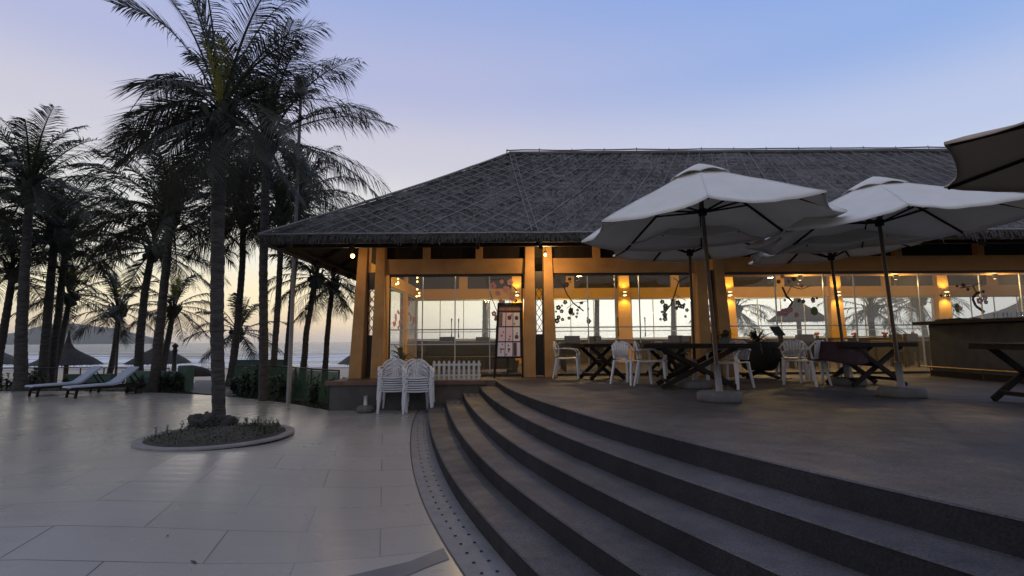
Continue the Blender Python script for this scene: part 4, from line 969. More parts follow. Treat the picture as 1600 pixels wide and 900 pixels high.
# ------------------------------------------------------------------ picket fence
a = at(676, 592, 10.78); b_ = at(750, 592, 10.78)
t = empty('picket_fence', (a.x, 10.80, PZ+.004), 0, 'low white wooden picket fence between the chair stacks and menu board', 'fence')
wd = b_.x-a.x; n_ = 10
for z in (.09, .31): MB().box(-.01, .012, z-.022, wd+.02, .03, z+.022).build('rail', M['white_paint'], t, bevel=.003)
for i in range(n_):
    x = i*(wd-.05)/(n_-1)
    pm = MB().add([(x,-.01,.0),(x+.052,-.01,.0),(x+.052,-.01,.37),(x+.026,-.01,.40),(x,-.01,.37),(x,.01,.0),(x+.052,.01,.0),(x+.052,.01,.37),(x+.026,.01,.40),(x,.01,.37)],
        [(0,1,2,3,4),(9,8,7,6,5),(0,5,6,1),(1,6,7,2),(2,7,8,3),(3,8,9,4),(4,9,5,0)])
    pm.build('picket', M['white_paint'], t)
# spare parasol base by the stacks
p = onz(573, 642, 0); t = empty('umbrella_weight', (p.x+.03, 10.38, 0), 0, 'round grey concrete umbrella weight with empty tube left of the chair stacks', 'parasol base')
MB().lathe([(.15,0),(.175,.03),(.17,.09),(.13,.13),(.04,.14)], 24, jit=.08).build('block', M['concrete'], t, True)
MB().tube([(0,0,.13),(.0,0,.32)], .035, 12).build('tube', M['white_paint'], t, True)

# ------------------------------------------------------------------ things inside the restaurant
rn = random.Random(21)
def inner_table(x, y, label, w=1.2, cloth=True):
    t = empty('dining_table', (x, y, PZ), 0, label, 'table', 'tables inside the restaurant')
    MB().box(-w/2,-.4,.71,w/2,.4,.75).build('tabletop', M['wood_mid'], t)
    for sx in (-1,1):
        for sy in (-1,1): MB().box(sx*(w/2-.08)-.03, sy*.32-.03, 0, sx*(w/2-.08)+.03, sy*.32+.03, .71).build('leg', M['wood_dark'], t)
def inner_chair(x, y, rz, label):
    t = empty('dining_chair', (x, y, PZ), radians(rz), label, 'chair', 'dark chairs inside the restaurant')
    MB().box(-.21,-.21,.42,.21,.21,.46).build('seat', M['wood_dark'], t)
    MB().box(-.20,.18,.46,.20,.21,.92).build('backrest', M['wood_dark'], t)
    for sx in (-1,1):
        for sy in (-1,1): MB().box(sx*.18-.02, sy*.18-.02, 0, sx*.18+.02, sy*.18+.02, .42).build('leg', M['wood_dark'], t)
spots = [(-1.4,14.6,'left of the double glass doors'),(1.9,14.2,'behind the leftmost terrace table'),(4.9,15.2,'behind the middle terrace chairs'),(8.2,14.6,'behind the leaning umbrella pole'),(11.3,15.0,'behind the bar counter')]
for x, y, nm in spots:
    inner_table(x, y, 'dark dining table inside the restaurant, '+nm)
    inner_chair(x-.35, y-.65, 180, 'dark dining chair on the near side of the table '+nm)
    inner_chair(x+.5, y+.65, 0, 'dark dining chair on the far side of the table '+nm)
# sofa backs seen through the left doors
t = empty('lounge_sofa', (at(730,540,13.2).x, 13.2, PZ), 0, 'dark low sofa seen through the double glass doors', 'sofa')
MB().box(-1.1,-.35,.1,1.1,.35,.42).build('seat', M['wood_dark'], t, bevel=.04); MB().box(-1.1,.2,.42,1.1,.38,.80).build('backrest', mat('sofa_cloth', (.03,.028,.03), (.05,.045,.045), 9, .9), t, bevel=.04)
for s_ in (-1, 1): MB().box(s_*1.15-.08,-.36,.08,s_*1.15+.08,.36,.58).build('armrest', M['wood_dark'], t, bevel=.03)
def strap_plant(px, Y, z, label, hgt, n_=26, m='leaf'):
    p = at(px, 500, Y); t = empty('potted_plant', (p.x, Y, z), 0, label, 'potted plant', 'potted plants around the terrace')
    MB().lathe([(.13,0),(.18,.28),(.19,.30),(.16,.30),(.14,.24)], 16).build('pot', M['frame_dark'], t, True)
    lf = MB(); r_ = random.Random(label)
    for k in range(n_):
        a = r_.random()*6.28; e = r_.uniform(.35,1.4); b0 = (0,0,.25+r_.random()*.2)
        leaf(lf, b0, (cos(a)*cos(e), sin(a)*cos(e), sin(e)), hgt*r_.uniform(.6,1), .07, .55, 6)
    lf.build('foliage', M[m], t)
strap_plant(628, FY+.75, PZ, 'dark strap-leaved pot plant behind the glass at the far left corner', .85, 34)
strap_plant(800, FY+1.6, PZ, 'grey-green fan-leaved pot plant behind the menu board', .95, 34)
strap_plant(1062, FY-.6, PZ, 'thin dark pot plant against the brown pillar behind the long table', .5, 22)
# round fan/drum by the easel foot
def pot_red(px, py, label):
    p = at(px, py, BY-.35); t = empty('table_flower', (p.x, BY-.32, 1.42), 0, label, 'flower pot', 'small flower pots on the rear window sill')
    MB().lathe([(.05,0),(.06,.07),(.05,.07)], 10).build('pot', M['frame_dark'], t)
    f_ = MB(); r_ = random.Random(px)
    for k in range(9): f_.blob((r_.uniform(-.07,.07), r_.uniform(-.05,.05), .09+r_.random()*.07), .04, k, .4, 6, 4)
    f_.build('flowers', mat('red_flower', (.35,.05,.02), (.5,.12,.03), 10), t)
# sill board to stand them on
MB().box(XL+.1, BY-.40, 1.395, XR-.1, BY-.072, 1.419).build('window_sill', M['wood_mid'], B)
pot_red(1336, 527, 'small red flower pot left of the second umbrella pole on the rear sill'); pot_red(1384, 528, 'small red flower pot right behind the second umbrella pole'); pot_red(1428, 529, 'bigger red flower pot on the rear sill left of the bar')
pot_red(1278, 528, 'small red flower pot on the rear sill under the green round sticker')

# ------------------------------------------------------------------ palms
class Fr:
    def __init__(s): s.v = []; s.f = []; s.mi = []
def frond(fr, p0, p1, p2, L_, rnd_, droop=.5, nleaf=46, mi=0, lw=.030, ll=.62, tw=0):
    """a feather leaf along the curve p0-p1-p2"""
    p0, p1, p2 = Vector(p0), Vector(p1), Vector(p2)
    def P(t): return p0*(1-t)**2+p1*2*t*(1-t)+p2*t*t
    def T(t): return ((p1-p0)*(1-t)+(p2-p1)*t).normalized()
    # rachis: three-sided tapering stem
    n_ = 9; b = len(fr.v)
    for i in range(n_+1):
        t = i/n_; p = P(t); d = T(t); s = d.cross(Vector((0,0,1)))
        s = s.normalized() if s.length > .05 else Vector((1,0,0)); u = s.cross(d); r = .034*(1-t)**1.1+.004
        fr.v += [p+s*r, p-s*r, p+u*r*.8]
    for i in range(n_):
        for k in range(3):
            k2 = (k+1) % 3; fr.f.append((b+i*3+k, b+i*3+k2, b+(i+1)*3+k2, b+(i+1)*3+k)); fr.mi.append(mi)
    for i in range(nleaf):
        t = .14+.86*(i+.5)/nleaf; p = P(t); d = T(t); s = d.cross(Vector((0,0,1)))
        s = s.normalized() if s.length > .05 else Vector((1,0,0)); u = s.cross(d).normalized()
        if tw: q = Matrix.Rotation(tw*(1-.3*t), 3, d); s = q @ s; u = q @ u
        prof = min(1, .35+1.7*(t-.10))*(1 if t < .72 else max(.25, 1-(t-.72)*2.3))
        for sg in (-1, 1):
            if rnd_.random() < .05: continue
            l = ll*prof*rnd_.uniform(.82, 1.1); fw = .42+.6*t+rnd_.uniform(-.14,.14)
            dr = (s*sg*(1-.25*t)+d*fw+u*rnd_.uniform(.0,.28)).normalized()
            g = Vector((0,0,-1)); dp = droop*rnd_.uniform(.5,1.3)*(1 if rnd_.random() > .06 else 2.2)
            a = p; m1 = p+dr*l*.45+g*l*dp*.16; e = p+dr*l*.92+g*l*dp*.72
            w = lw*rnd_.uniform(.8,1.15); wd = (d*.8+u*.25*sg).normalized()
            b = len(fr.v); fr.v += [a-wd*w*.35, a+wd*w*.35, m1+wd*w*.5, m1-wd*w*.5, e]
            fr.f += [(b,b+1,b+2,b+3), (b+3,b+2,b+4)]; fr.mi += [mi, mi]
def crown(seed, n=26, L_=2.6, droop=.5, up=.25, hi=1.42, wind=(0,0), nleaf=46, extra=None, lw=.03, ll=.62, low=-.55):
    fr = Fr(); r_ = random.Random(seed)
    for k in range(n):
        q = k/(n-1); az_ = k*2.399963+r_.uniform(-.25,.25); el = hi-(hi-low)*q**.85+r_.uniform(-.1,.1)
        Lk = L_*(.72+.36*sin(pi*min(1, .25+q*.75)))*r_.uniform(.88,1.08)
        h = Vector((cos(az_), sin(az_), 0)); w = Vector((wind[0], wind[1], 0))*(.4+.6*(1-q))
        p0 = h*.08+Vector((0,0,.05-.25*q))
        d0 = h*cos(el)+Vector((0,0,sin(el)))
        p1 = p0+d0*Lk*.55
        p2 = p0+h*Lk*(.35+.6*cos(max(el,-.3)))*(.95)+Vector((0,0,Lk*(sin(el)*.92-.24*cos(el)-droop*.26)))+w*Lk*.35
        frond(fr, p0, p1, p2, Lk, r_, droop, nleaf, 0, lw, ll)
    for k in range(4):                                   # young spear leaves
        a = r_.random()*6.28; h = Vector((cos(a), sin(a), 0)); frond(fr, (0,0,0), h*.08+Vector((0,0,.5)), h*r_.uniform(.15,.45)+Vector((0,0,1.25)), 1.3, r_, .1, 30, 1, .03, .36)
    if extra:
        for (p1, p2, dr) in extra: frond(fr, (0,0,0), p1, p2, 3, r_, dr, nleaf+8, 0, lw, ll*1.05)
    # old sheaths and nuts at the heart
    mb = MB()
    for k in range(12):
        a = r_.random()*6.28; rr_ = r_.uniform(.10,.24); mb.blob((rr_*cos(a), rr_*sin(a), r_.uniform(-.38,-.05)), r_.uniform(.07,.12), k, .2, 6, 5)
    for k in range(14):
        a = r_.random()*6.28; mb.bar((.08*cos(a), .08*sin(a), -.5), (.3*cos(a), .3*sin(a), r_.uniform(-.1,.25)), .09, .02)
    b = len(fr.v); fr.v += [Vector(v) for v in mb.v]; fr.f += [tuple(i+b for i in f) for f in mb.f]; fr.mi += [0]*len(mb.f)
    me = bpy.data.meshes.new('crown'); me.from_pydata([tuple(v) for v in fr.v], [], fr.f); me.update()
    me.materials.append(M['frond']); me.materials.append(M['frond_yellow']); me.polygons.foreach_set('material_index', fr.mi)
    return me
def trunk(base, top, r0, r1, bend, flare=1.9, seed=0):
    base, top = Vector(base), Vector(top); H_ = (top-base).length; n_ = max(20, int(H_/.10)); pts = []; rad = []
    side = Vector((bend[0], bend[1], 0)); r_ = random.Random(seed)
    for i in range(n_+1):
        t = i/n_; p = base.lerp(top, t)+side*(4*t*(1-t))*.5+Vector((.02*noise.noise(Vector((t*5,seed,0))), .02*noise.noise(Vector((t*5,seed,9))), 0)); pts.append(p)
        fl = 1+(flare-1)*math.exp(-t*H_/.28)
        rad.append((r0+(r1-r0)*t)*fl*(1+(.05 if i % 2 else -.03)+r_.uniform(-.03,.03)))
    return pts, rad
GP = 'coconut palms between the plaza and the beach'
def palm(bx, by, cx, cy, d, dc, w0, w1, mesh, label, sc=1.0, rz=0.0, zb=None, bend=(0,0), flare=1.7, grp=GP, seed=0, tilt=(0,0)):
    base = onz(bx, by, 0) if d is None else at(bx, by, d)
    z = terrain(base.x, base.y) if zb is None else zb
    base.z = z; top = at(cx, cy, (base.y if dc is None else dc))
    t = empty('palm_tree', base, 0, label, 'palm tree', grp)
    if base.y > 10: w0 *= .72; w1 *= .74
    pts, rad = trunk((0,0,-.15), top-base, w0, w1, bend, flare, seed)
    MB().tube(pts, rad, 12).build('trunk', M['trunk'], t, True)
    c = bpy.data.objects.new('crown', mesh); COL.objects.link(c); c.parent = t; c.location = top-base; c.rotation_euler = (tilt[0], tilt[1], rz); c.scale = (sc, sc, sc)
    return t
# the big palm in the round bed: its leading leaves follow the photograph's outline
PA = onz(343, 664, 0); PT = at(345, 175, PA.y); ex = []
for (x, y, dy, up_, dr) in ((182,8,-.3,.9,.35),(205,-35,.4,.9,.3),(240,-80,0,.8,.3),(290,-110,.2,.5,.3),(505,40,.1,.8,.45),(470,-5,.4,.7,.4),(440,-40,-.5,.6,.4),(178,215,-.2,1.1,.7),(235,150,.8,1.2,.8),(590,180,.3,1.2,.7),(545,120,.9,1.1,.7),(265,-60,-.6,.8,.25),(480,60,-.6,.7,.4),
                         (455,235,-1.0,.9,.5),(300,320,-.5,.7,.6),(420,290,.6,.8,.6),(250,270,.3,.9,.6)):
    e = at(x, y, PA.y+dy)-PT; h = Vector((e.x, e.y, 0)); ex.append(((h*.42+Vector((0,0,max(e.z*.75,0)+up_*.5))), e, dr))
meA = crown(1, 11, 1.7, .6, hi=.5, nleaf=74, extra=ex, lw=.024, ll=.74, low=-.8)
palm(343, 664, 345, 175, None, None, .10, .115, meA, 'tall palm in the round planting bed on the plaza', rz=0, zb=.05, bend=(-.10,0), flare=1.08, seed=1)
mB = crown(12, 36, 2.9, .65, wind=(.18,0), nleaf=56, lw=.030, ll=.70, low=-.45)
mC = crown(23, 34, 2.5, .5, wind=(.1,0), nleaf=48, lw=.031, ll=.64, low=-.25)
mD = crown(34, 35, 2.5, .6, nleaf=48, lw=.031, ll=.66, low=-.3)
mE = crown(45, 20, 2.0, .55, nleaf=34, lw=.036, ll=.5)
mF = crown(56, 20, 2.0, .7, nleaf=36, lw=.034, ll=.55, low=-.6)
palm(414, 622, 418, 215, 12.6, None, .15, .12, mB, 'tall palm directly left of the slim lamp post', 1.16, .4, bend=(-.12,0), seed=2)
palm(32, 610, 48, 285, 15.6, None, .24, .13, mC, 'thick-based tall palm at the far left behind the sunbeds', 1.15, 1.0, bend=(-.1,0), flare=1.6, seed=3)
palm(240, 606, 268, 330, 15.2, None, .19, .13, mD, 'stout palm behind the right-hand sunbed, trunk leaning slightly right', 1.15, 2.2, seed=4)
palm(66, 595, 86, 360, 19, None, .22, .16, mC, 'palm just right of the thick-based palm, trunk rising straight', 1.25, 2.9, seed=5)
palm(78, 598, 104, 380, 19.5, None, .18, .14, mD, 'slim palm touching the straight trunk beside the thick-based palm', 1.05, .7, seed=6)
palm(78, 588, 110, 460, 21, None, .16, .12, mF, 'leaning palm in front of the left thatched beach shelter', 1.0, 4.0, bend=(.1,0), seed=7)
palm(162, 580, 185, 480, 24, None, .18, .14, mE, 'small curved palm with a ragged crown between the two beach shelters', 1.25, .2, bend=(.35,0), seed=8)
palm(218, 590, 240, 385, 18, None, .20, .14, mC, 'palm left of the stout one, its trunk curving upward', 1.15, 5.0, bend=(-.3,0), seed=9)
palm(250, 590, 272, 478, 21, None, .17, .13, mF, 'small palm behind the short lantern post', 1.0, 1.1, seed=10)
palm(358, 595, 380, 330, 17, None, .16, .12, mD, 'leaning palm just right of the big palm trunk', 1.1, 3.3, bend=(.25,0), seed=11)
palm(360, 585, 373, 515, 24, None, .18, .14, mE, 'low palm far back between the big palm and the lamp post palm', 1.2, 2.5, seed=12)
palm(424, 600, 440, 330, 15.5, None, .13, .10, mD, 'slim palm close behind the tall palm by the lamp post', 1.0, 1.9, bend=(.1,0), seed=13)
palm(472, 598, 494, 430, 17.5, None, .15, .11, mF, 'leaning palm right of the lamp post, crown under the eave', .95, .5, bend=(-.15,0), seed=14)
palm(507, 598, 521, 440, 18.5, None, .14, .11, mF, 'rightmost slim palm before the restaurant corner', .95, 2.0, bend=(-.1,0), seed=15)
palm(-8, 590, 22, 420, 19, None, .2, .14, mC, 'palm leaning in from the left edge of the picture', 1.1, 4.4, seed=16)
palm(-90, 612, -60, 300, 16, None, .2, .14, mD, 'palm beyond the left edge with only its leaf tips showing', 1.15, 3.1, seed=18)
palm(445, 590, 470, 300, 19, None, .15, .12, mF, 'palm behind the lamp post with arching leaves over the roof edge', 1.35, 3.8, seed=21)
G2 = 'palms behind the restaurant'
palm(757, 540, 760, 385, 23, None, .20, .18, mC, 'thick palm trunk seen through the double glass doors', .95, .3, grp=G2, seed=31)
palm(787, 540, 782, 375, 26, None, .24, .2, mD, 'second thick palm trunk through the doors, just left of the menu board', .95, 1.3, grp=G2, seed=32)
palm(932, 540, 932, 375, 24, None, .16, .15, mC, 'palm trunk seen through the flower-branch doors left of the lit wall lamp', .95, 2.3, grp=G2, seed=33)
palm(1050, 540, 1052, 380, 25, None, .2, .16, mF, 'palm trunk seen through the right-hand flower branch sticker', .95, 3.3, grp=G2, seed=34)
palm(1120, 545, 1150, 478, 23, None, .2, .15, mF, 'palm whose dark frond hangs in the window right of the brown pillar', 1.05, 3.9, grp=G2, seed=35)
palm(1362, 540, 1360, 480, 27, None, .25, .18, mE, 'palm centred in the rear window behind the second umbrella pole', 1.3, 4.1, grp=G2, seed=36)
palm(1462, 540, 1432, 462, 26, None, .2, .16, mE, 'palm with hanging leaves in the rear window left of the bar', 1.35, 5.0, grp=G2, seed=37)

# ------------------------------------------------------------------ round bed
RC = onz(341, 682, 0); RC.z = 0
t = empty('tree_bed', RC, 0, 'round planting bed ringed by a pale stone kerb around the big palm', 'planting bed')
MB().lathe([(.86,.0),(.86,.055),(.872,.07),(1.045,.07),(1.06,.055),(1.06,.0)], 72).build('kerb_hole', None) if False else None
kb = MB(); prof = [(.925,.0),(.925,.026),(.933,.033),(1.045,.033),(1.053,.026),(1.053,.001)]; vs = []; n_ = 72
for r, z in prof: vs += [(r*cos(2*pi*k/n_), r*sin(2*pi*k/n_), z) for k in range(n_)]
kb.add(vs, [(i*n_+k, (i+1)*n_+k, (i+1)*n_+(k+1)%n_, i*n_+(k+1)%n_) for i in range(5) for k in range(n_)])
kb.build('kerb', mat('pale_kerb', (.17,.16,.155), (.24,.225,.215), 5, .6, .2, 50), t, True)
so2 = MB(); vs = [(0,0,.10)]; 
for j in range(1, 9):
    for k in range(40):
        a = 2*pi*k/40; r = .92*j/8; vs.append((r*cos(a), r*sin(a), .09-.07*(j/8)**2+.03*noise.noise(Vector((r*cos(a)*4, r*sin(a)*4, 0)))))
so2.add(vs, [(0, 1+k, 1+(k+1)%40) for k in range(40)]+[(1+(j-1)*40+k, 1+j*40+k, 1+j*40+(k+1)%40, 1+(j-1)*40+(k+1)%40) for j in range(1, 8) for k in range(40)])
so2.build('soil', M['soil'], t, True)
M['rock'] = mat('grey_rock', (.028,.026,.026), (.065,.06,.058), 7, .95, 1, 18)
for (dx, dy, r, sc_, lb) in ((-.12,-.30,.21,(1.1,.9,.85),'front left grey rock at the foot of the big palm'),(.22,-.24,.19,(1.1,.8,.8),'front right grey rock at the foot of the big palm'),(-.22,.08,.15,(1,1,.9),'small grey rock left of the foot of the big palm')):
    r *= .86; o = MB().blob((0,0,0), r, dx*9, .75, 16, 12, sc_).build('rock', M['rock'], None, True, loc=(PA.x+dx, PA.y+dy, .05+r*sc_[2]*.12)); tag(o, lb, 'rock', 'rocks round the big palm')
gc = MB(); r_ = random.Random(9)
for k in range(1500):
    a = r_.random()*6.28; q_ = .9*sqrt(r_.random()); b0 = (RC.x+q_*cos(a), RC.y+q_*sin(a), .05+.04*(1-q_)); a2 = r_.random()*6.28
    tall = 1.9 if r_.random() < .06 else 1
    leaf(gc, b0, (cos(a2)*.6, sin(a2)*.6, r_.uniform(.5,1.2)), r_.uniform(.03,.065)*tall, .018, .4, 2)
for k in range(60):
    a = r_.uniform(-.3,1.9) if k % 3 else r_.uniform(2,3.4); q_ = r_.uniform(.5,.84); bx0, by0 = RC.x+q_*cos(a), RC.y+q_*sin(a)
    gc.tube([(bx0,by0,.04),(bx0+.01,by0,.17)], .003, 3, False)
    for m_ in range(7): a2 = r_.random()*6.28; leaf(gc, (bx0,by0,.08+.015*m_), (cos(a2), sin(a2), .7), .05, .025, .2, 2)
tag(gc.build('ground_cover', M['leaf']), 'low leafy ground cover growing inside the round bed', 'plants', kind='stuff')

ll_ = MB(); r_ = random.Random(31)
for k in range(60):
    cx0, cy0 = (RC.x-1.6, RC.y+.4) if k % 3 else (RC.x+r_.uniform(-7,4), RC.y+r_.uniform(-3.5,4)); x_, y_ = cx0+r_.gauss(0,.8), cy0+r_.gauss(0,.7)
    if math.hypot(x_-RC.x, y_-RC.y) < 1.1 or x_ > -1.8: continue
    a2 = r_.random()*6.28; leaf(ll_, (x_, y_, gz(x_,y_)+.008), (cos(a2), sin(a2), .12), r_.uniform(.03,.11), r_.uniform(.012,.03), .1, 2)
tag(ll_.build('fallen_leaves', mat('dry_leaf', (.05,.035,.02), (.12,.08,.04), 9, .8)), 'a few dry fallen leaves scattered on the plaza paving', 'leaves', kind='stuff')
# ------------------------------------------------------------------ lamp post, lantern, pole
p = at(451, 622, 12.3); z0 = terrain(p.x, p.y); q_ = at(470, 150, 12.3)
t = empty('lamp_post', (p.x, 12.3, z0), 0, 'slim pale lamp post with a drum-shaped head rising between the palms', 'lamp post')
dx = q_.x-p.x; Hh = q_.z-z0
MB().tube([(0,0,0),(dx*.4,0,Hh*.4),(dx,0,Hh)], [.055,.045,.035], 12).build('pole', mat('pale_pole', (.20,.20,.20), (.27,.27,.27), 4, .6), t, True)
MB().lathe([(.05,0),(.13,.05),(.16,.12),(.165,.42),(.15,.47),(.02,.48)], 20, (dx, 0, Hh)).build('lamp_head', mat('lamp_drum', (.10,.10,.105), (.15,.15,.155), 6, .6), t, True)
p = at(271, 590, 17.5); z0 = terrain(p.x, 17.5); q_ = at(273, 536, 17.5)
t = empty('lantern_post', (p.x, 17.5, z0), 0, 'short dark lantern post with a rounded cap beside the beach shelter', 'lantern')
MB().lathe([(.07,0),(.075,.05),(.07,q_.z-z0-.25)], 14).build('post', M['frame_dark'], t, True)
MB().lathe([(.09,0),(.09,.03),(.06,.05),(.06,.13),(.10,.15),(.09,.2),(.03,.25),(.01,.27)], 14, (0,0,q_.z-z0-.27)).build('lantern_head', M['frame_dark'], t, True)
p = at(181, 585, 20); q_ = at(186, 505, 20); z0 = terrain(p.x, 20)
o = MB().tube([(0,0,0),(q_.x-p.x,0,q_.z-z0)], [.05,.035], 8).build('beach_pole', M['wood_mid'], None, True, loc=(p.x, 20, z0)); tag(o, 'thin bare pole standing next to the small curved palm', 'pole')

# ------------------------------------------------------------------ thatched beach shelters
def shelter(px, py_rim, d, R_, label, px_pole=None):
    c = at(px, py_rim, d); z0 = terrain(c.x, d)
    t = empty('thatched_parasol', (c.x, d, z0), 0, label, 'beach shelter', 'thatched beach shelters')
    rm = c.z-z0
    MB().tube([(0,0,0),(0,0,rm+.5)], .09, 10).build('post', M['wood_mid'], t, True)
    MB().lathe([(R_*.96,-.05),(R_,-.02),(R_*.93,.03),(R_*.72,.22),(R_*.48,.42),(R_*.3,.55),(R_*.18,.68),(.12,.88),(.055,1.15),(.02,1.45)], 36, (0,0,rm), jit=.05).build('thatch', M['thatch_dark'], t)
    f_ = MB(); r_ = random.Random(px)
    for k in range(260):
        a = r_.random()*6.28; rr_ = R_*r_.uniform(.9,1.0); f_.add([(rr_*cos(a), rr_*sin(a), rm+.0), (rr_*cos(a+.03), rr_*sin(a+.03), rm+.0), (rr_*1.06*cos(a+.015), rr_*1.06*sin(a+.015), rm-r_.uniform(.06,.16))], [(0,1,2)])
    f_.build('fringe', M['thatch_dark'], t)
shelter(104, 568, 22.5, 1.28, 'thatched beach shelter with a tall spire left of the sunbeds')
shelter(248, 566, 23, 1.25, 'thatched beach shelter behind the stout palm and lantern post')
shelter(-22, 567, 22.5, 1.25, 'thatched beach shelter cut off by the left edge')
shelter(572, 566, 24, 1.25, 'thatched beach shelter partly hidden by the restaurant corner')
shelter(1248, 500, 21, 1.15, 'thatched shelter seen through the rear window behind the pink blossoms')
shelter(1600, 505, 21.5, 2.6, 'wide thatched shelter seen through the rear window above the bar')

# ------------------------------------------------------------------ sunbeds
def sunbed(x, y, rz, label, wheels):
    t = empty('sunbed', (x, y, 0), rz, label, 'sunbed', 'wooden sunbeds at the plaza edge')
    t.scale = (.88,.88,.88)   # head towards +x
    f_ = MB()
    for s_ in (-1, 1): f_.box(-.98, s_*.31-.02, .24, 1.0, s_*.31+.02, .30)
    for x_ in (-.97, -.3, .3, .96): f_.box(x_, -.29, .245, x_+.04, .29, .29)
    f_.build('frame', M['wood_dark'], t)
    for x_ in (-.82, .72):
        for s_ in (-1, 1): MB().bar((x_, s_*.29, 0), (x_+.03, s_*.29, .25), .05, .06).build('leg', M['wood_dark'], t)
    for x_ in (-.8, .75): MB().box(x_, -.27, .10, x_+.03, .27, .13).build('crossbar', M['wood_dark'], t)
    if wheels:
        for s_ in (-1, 1): MB().tube([(.8,s_*.36,.08),(.8,s_*.40,.08)], .08, 14).build('wheel', M['frame_dark'], t)
    MB().bar((.92,-.2,.28), (.66,-.2,.68), .03, .03).bar((.92,.2,.28), (.66,.2,.68), .03, .03).build('back_support', M['wood_dark'], t)
    mt = MB(); prof = [(-.96,.30),(-.92,.345),(-.2,.36),(.12,.365),(.24,.40),(.76,.85),(.79,.835),(.76,.78),(.28,.335),(.12,.305),(-.92,.302)]
    vs = [(a, s_*.30, b) for s_ in (-1,1) for a, b in prof]; n_ = len(prof)
    mt.add(vs, [tuple(range(n_)), tuple(reversed(range(n_, 2*n_)))]+[(k, n_+k, n_+(k+1)%n_, (k+1)%n_) for k in range(n_)])
    mt.build('mattress', mat('pale_mattress', (.36,.42,.54), (.44,.50,.60), 4, .8, .2, 40), t, bevel=.012)
a = onz(66, 612, 0)
p1 = onz(112, 609, 0); p2 = onz(170, 611, 0)
p1.y = 15.1; p2.y = 14.55
sunbed(at(108, 600, 14.5).x, 14.45, radians(60), 'dark wooden sunbed with pale mattress, left one of the pair', False)
sunbed(at(166, 600, 14.1).x, 14.05, radians(60), 'dark wooden sunbed with pale mattress and wheels, right one of the pair', True)

# ------------------------------------------------------------------ garden fences, walls, shrubs
def fence(pts, h, label, posts=1.2, mesh=True, green=True):
    o = empty('garden_fence', (pts[0][0], pts[0][1], 0), 0, label, 'fence'); ox, oy = pts[0]
    zz = -.06; tops = [(x-ox, y-oy, zz+h+(dz if len(q) else 0)) for (x, y, *q) in pts for dz in [q[0] if q else 0]]
    MB().tube(tops, .022, 6).build('rail', M['frame_dark'], o)
    for a, b_ in zip(tops[:-1], tops[1:]):
        L_ = (Vector(b_)-Vector(a)).length; n_ = max(1, round(L_/posts))
        for k in range(n_+(b_ is tops[-1])):
            p = Vector(a).lerp(Vector(b_), k/n_); MB().tube([(p.x, p.y, zz), (p.x, p.y, p.z)], .02, 6).build('post', M['frame_dark'], o)
        if mesh:
            MB().hexa([(a[0],a[1]-.004,zz),(b_[0],b_[1]-.004,zz),(b_[0],b_[1]+.004,zz),(a[0],a[1]+.004,zz)], [(a[0],a[1]-.004,a[2]-.03),(b_[0],b_[1]-.004,b_[2]-.03),(b_[0],b_[1]+.004,b_[2]-.03),(a[0],a[1]+.004,a[2]-.03)]).build('netting', M['netting'], o)
nm = bpy.data.materials.new('green_netting'); nm.use_nodes = True; n = nm.node_tree.nodes; l = nm.node_tree.links
tr = n.new('ShaderNodeBsdfTransparent'); ms = n.new('ShaderNodeMixShader'); ms.inputs[0].default_value = .62
n['Principled BSDF'].inputs['Base Color'].default_value = (.05,.10,.065,1); n['Principled BSDF'].inputs['Roughness'].default_value = .9
df = n.new('ShaderNodeBsdfTranslucent'); df.inputs[0].default_value = (.07,.16,.10,1); m2 = n.new('ShaderNodeMixShader'); m2.inputs[0].default_value = .4
l.new(n['Principled BSDF'].outputs[0], m2.inputs[1]); l.new(df.outputs[0], m2.inputs[2])
l.new(tr.outputs[0], ms.inputs[1]); l.new(m2.outputs[0], ms.inputs[2]); l.new(ms.outputs[0], n['Material Output'].inputs[0])
M['netting'] = nm
def fp(px, d): q_ = at(px, 575, d); return (q_.x, d)
fence([fp(366, 15.2), fp(440, 14.6), fp(487, 13.0), fp(530, 12.2)], .78, 'green netted garden fence with dark rail between the palms and the restaurant', 1.1)
fence([fp(-40, 18.2), fp(90, 18), fp(200, 17.6)], .62, 'open dark-railed fence behind the sunbeds at the left', .8, mesh=False)
M['green_paint'] = mat('green_painted_wall', (.06,.12,.10), (.09,.16,.13), 4, .8, .3, 20)
a = at(200, 600, 16.2); b_ = at(296, 600, 15.6)
t = empty('garden_wall', (a.x, a.y, -.08), atan2(b_.y-a.y, b_.x-a.x), 'low green painted garden wall ending in a square post by the path', 'garden wall')
Lw = (b_-a).length; MB().box(0,-.08,0,Lw-.3,.08,.62).build('wall', M['green_paint'], t, bevel=.02); MB().box(Lw-.3,-.16,0,Lw,.16,.80).build('end_post', M['green_paint'], t, bevel=.02)
a = at(96, 600, 17); b_ = at(168, 600, 17)
t = empty('garden_wall', (a.x, 17.2, -.08), 0, 'low green painted wall behind the left sunbed', 'garden wall'); MB().box(0,-.08,0,b_.x-a.x,.08,.42).box(0,-.1,.42,b_.x-a.x,.1,.47).build('wall', M['green_paint'], t, bevel=.01)
a = at(352, 600, 20); t = empty('garden_wall', (a.x, 20.3, -.3), 0, 'low green painted wall beyond the path behind the netted fence', 'garden wall'); MB().box(0,-.08,0,2.3,.08,.98).box(0,-.1,.98,2.3,.1,1.02).build('wall', M['green_paint'], t, bevel=.01)
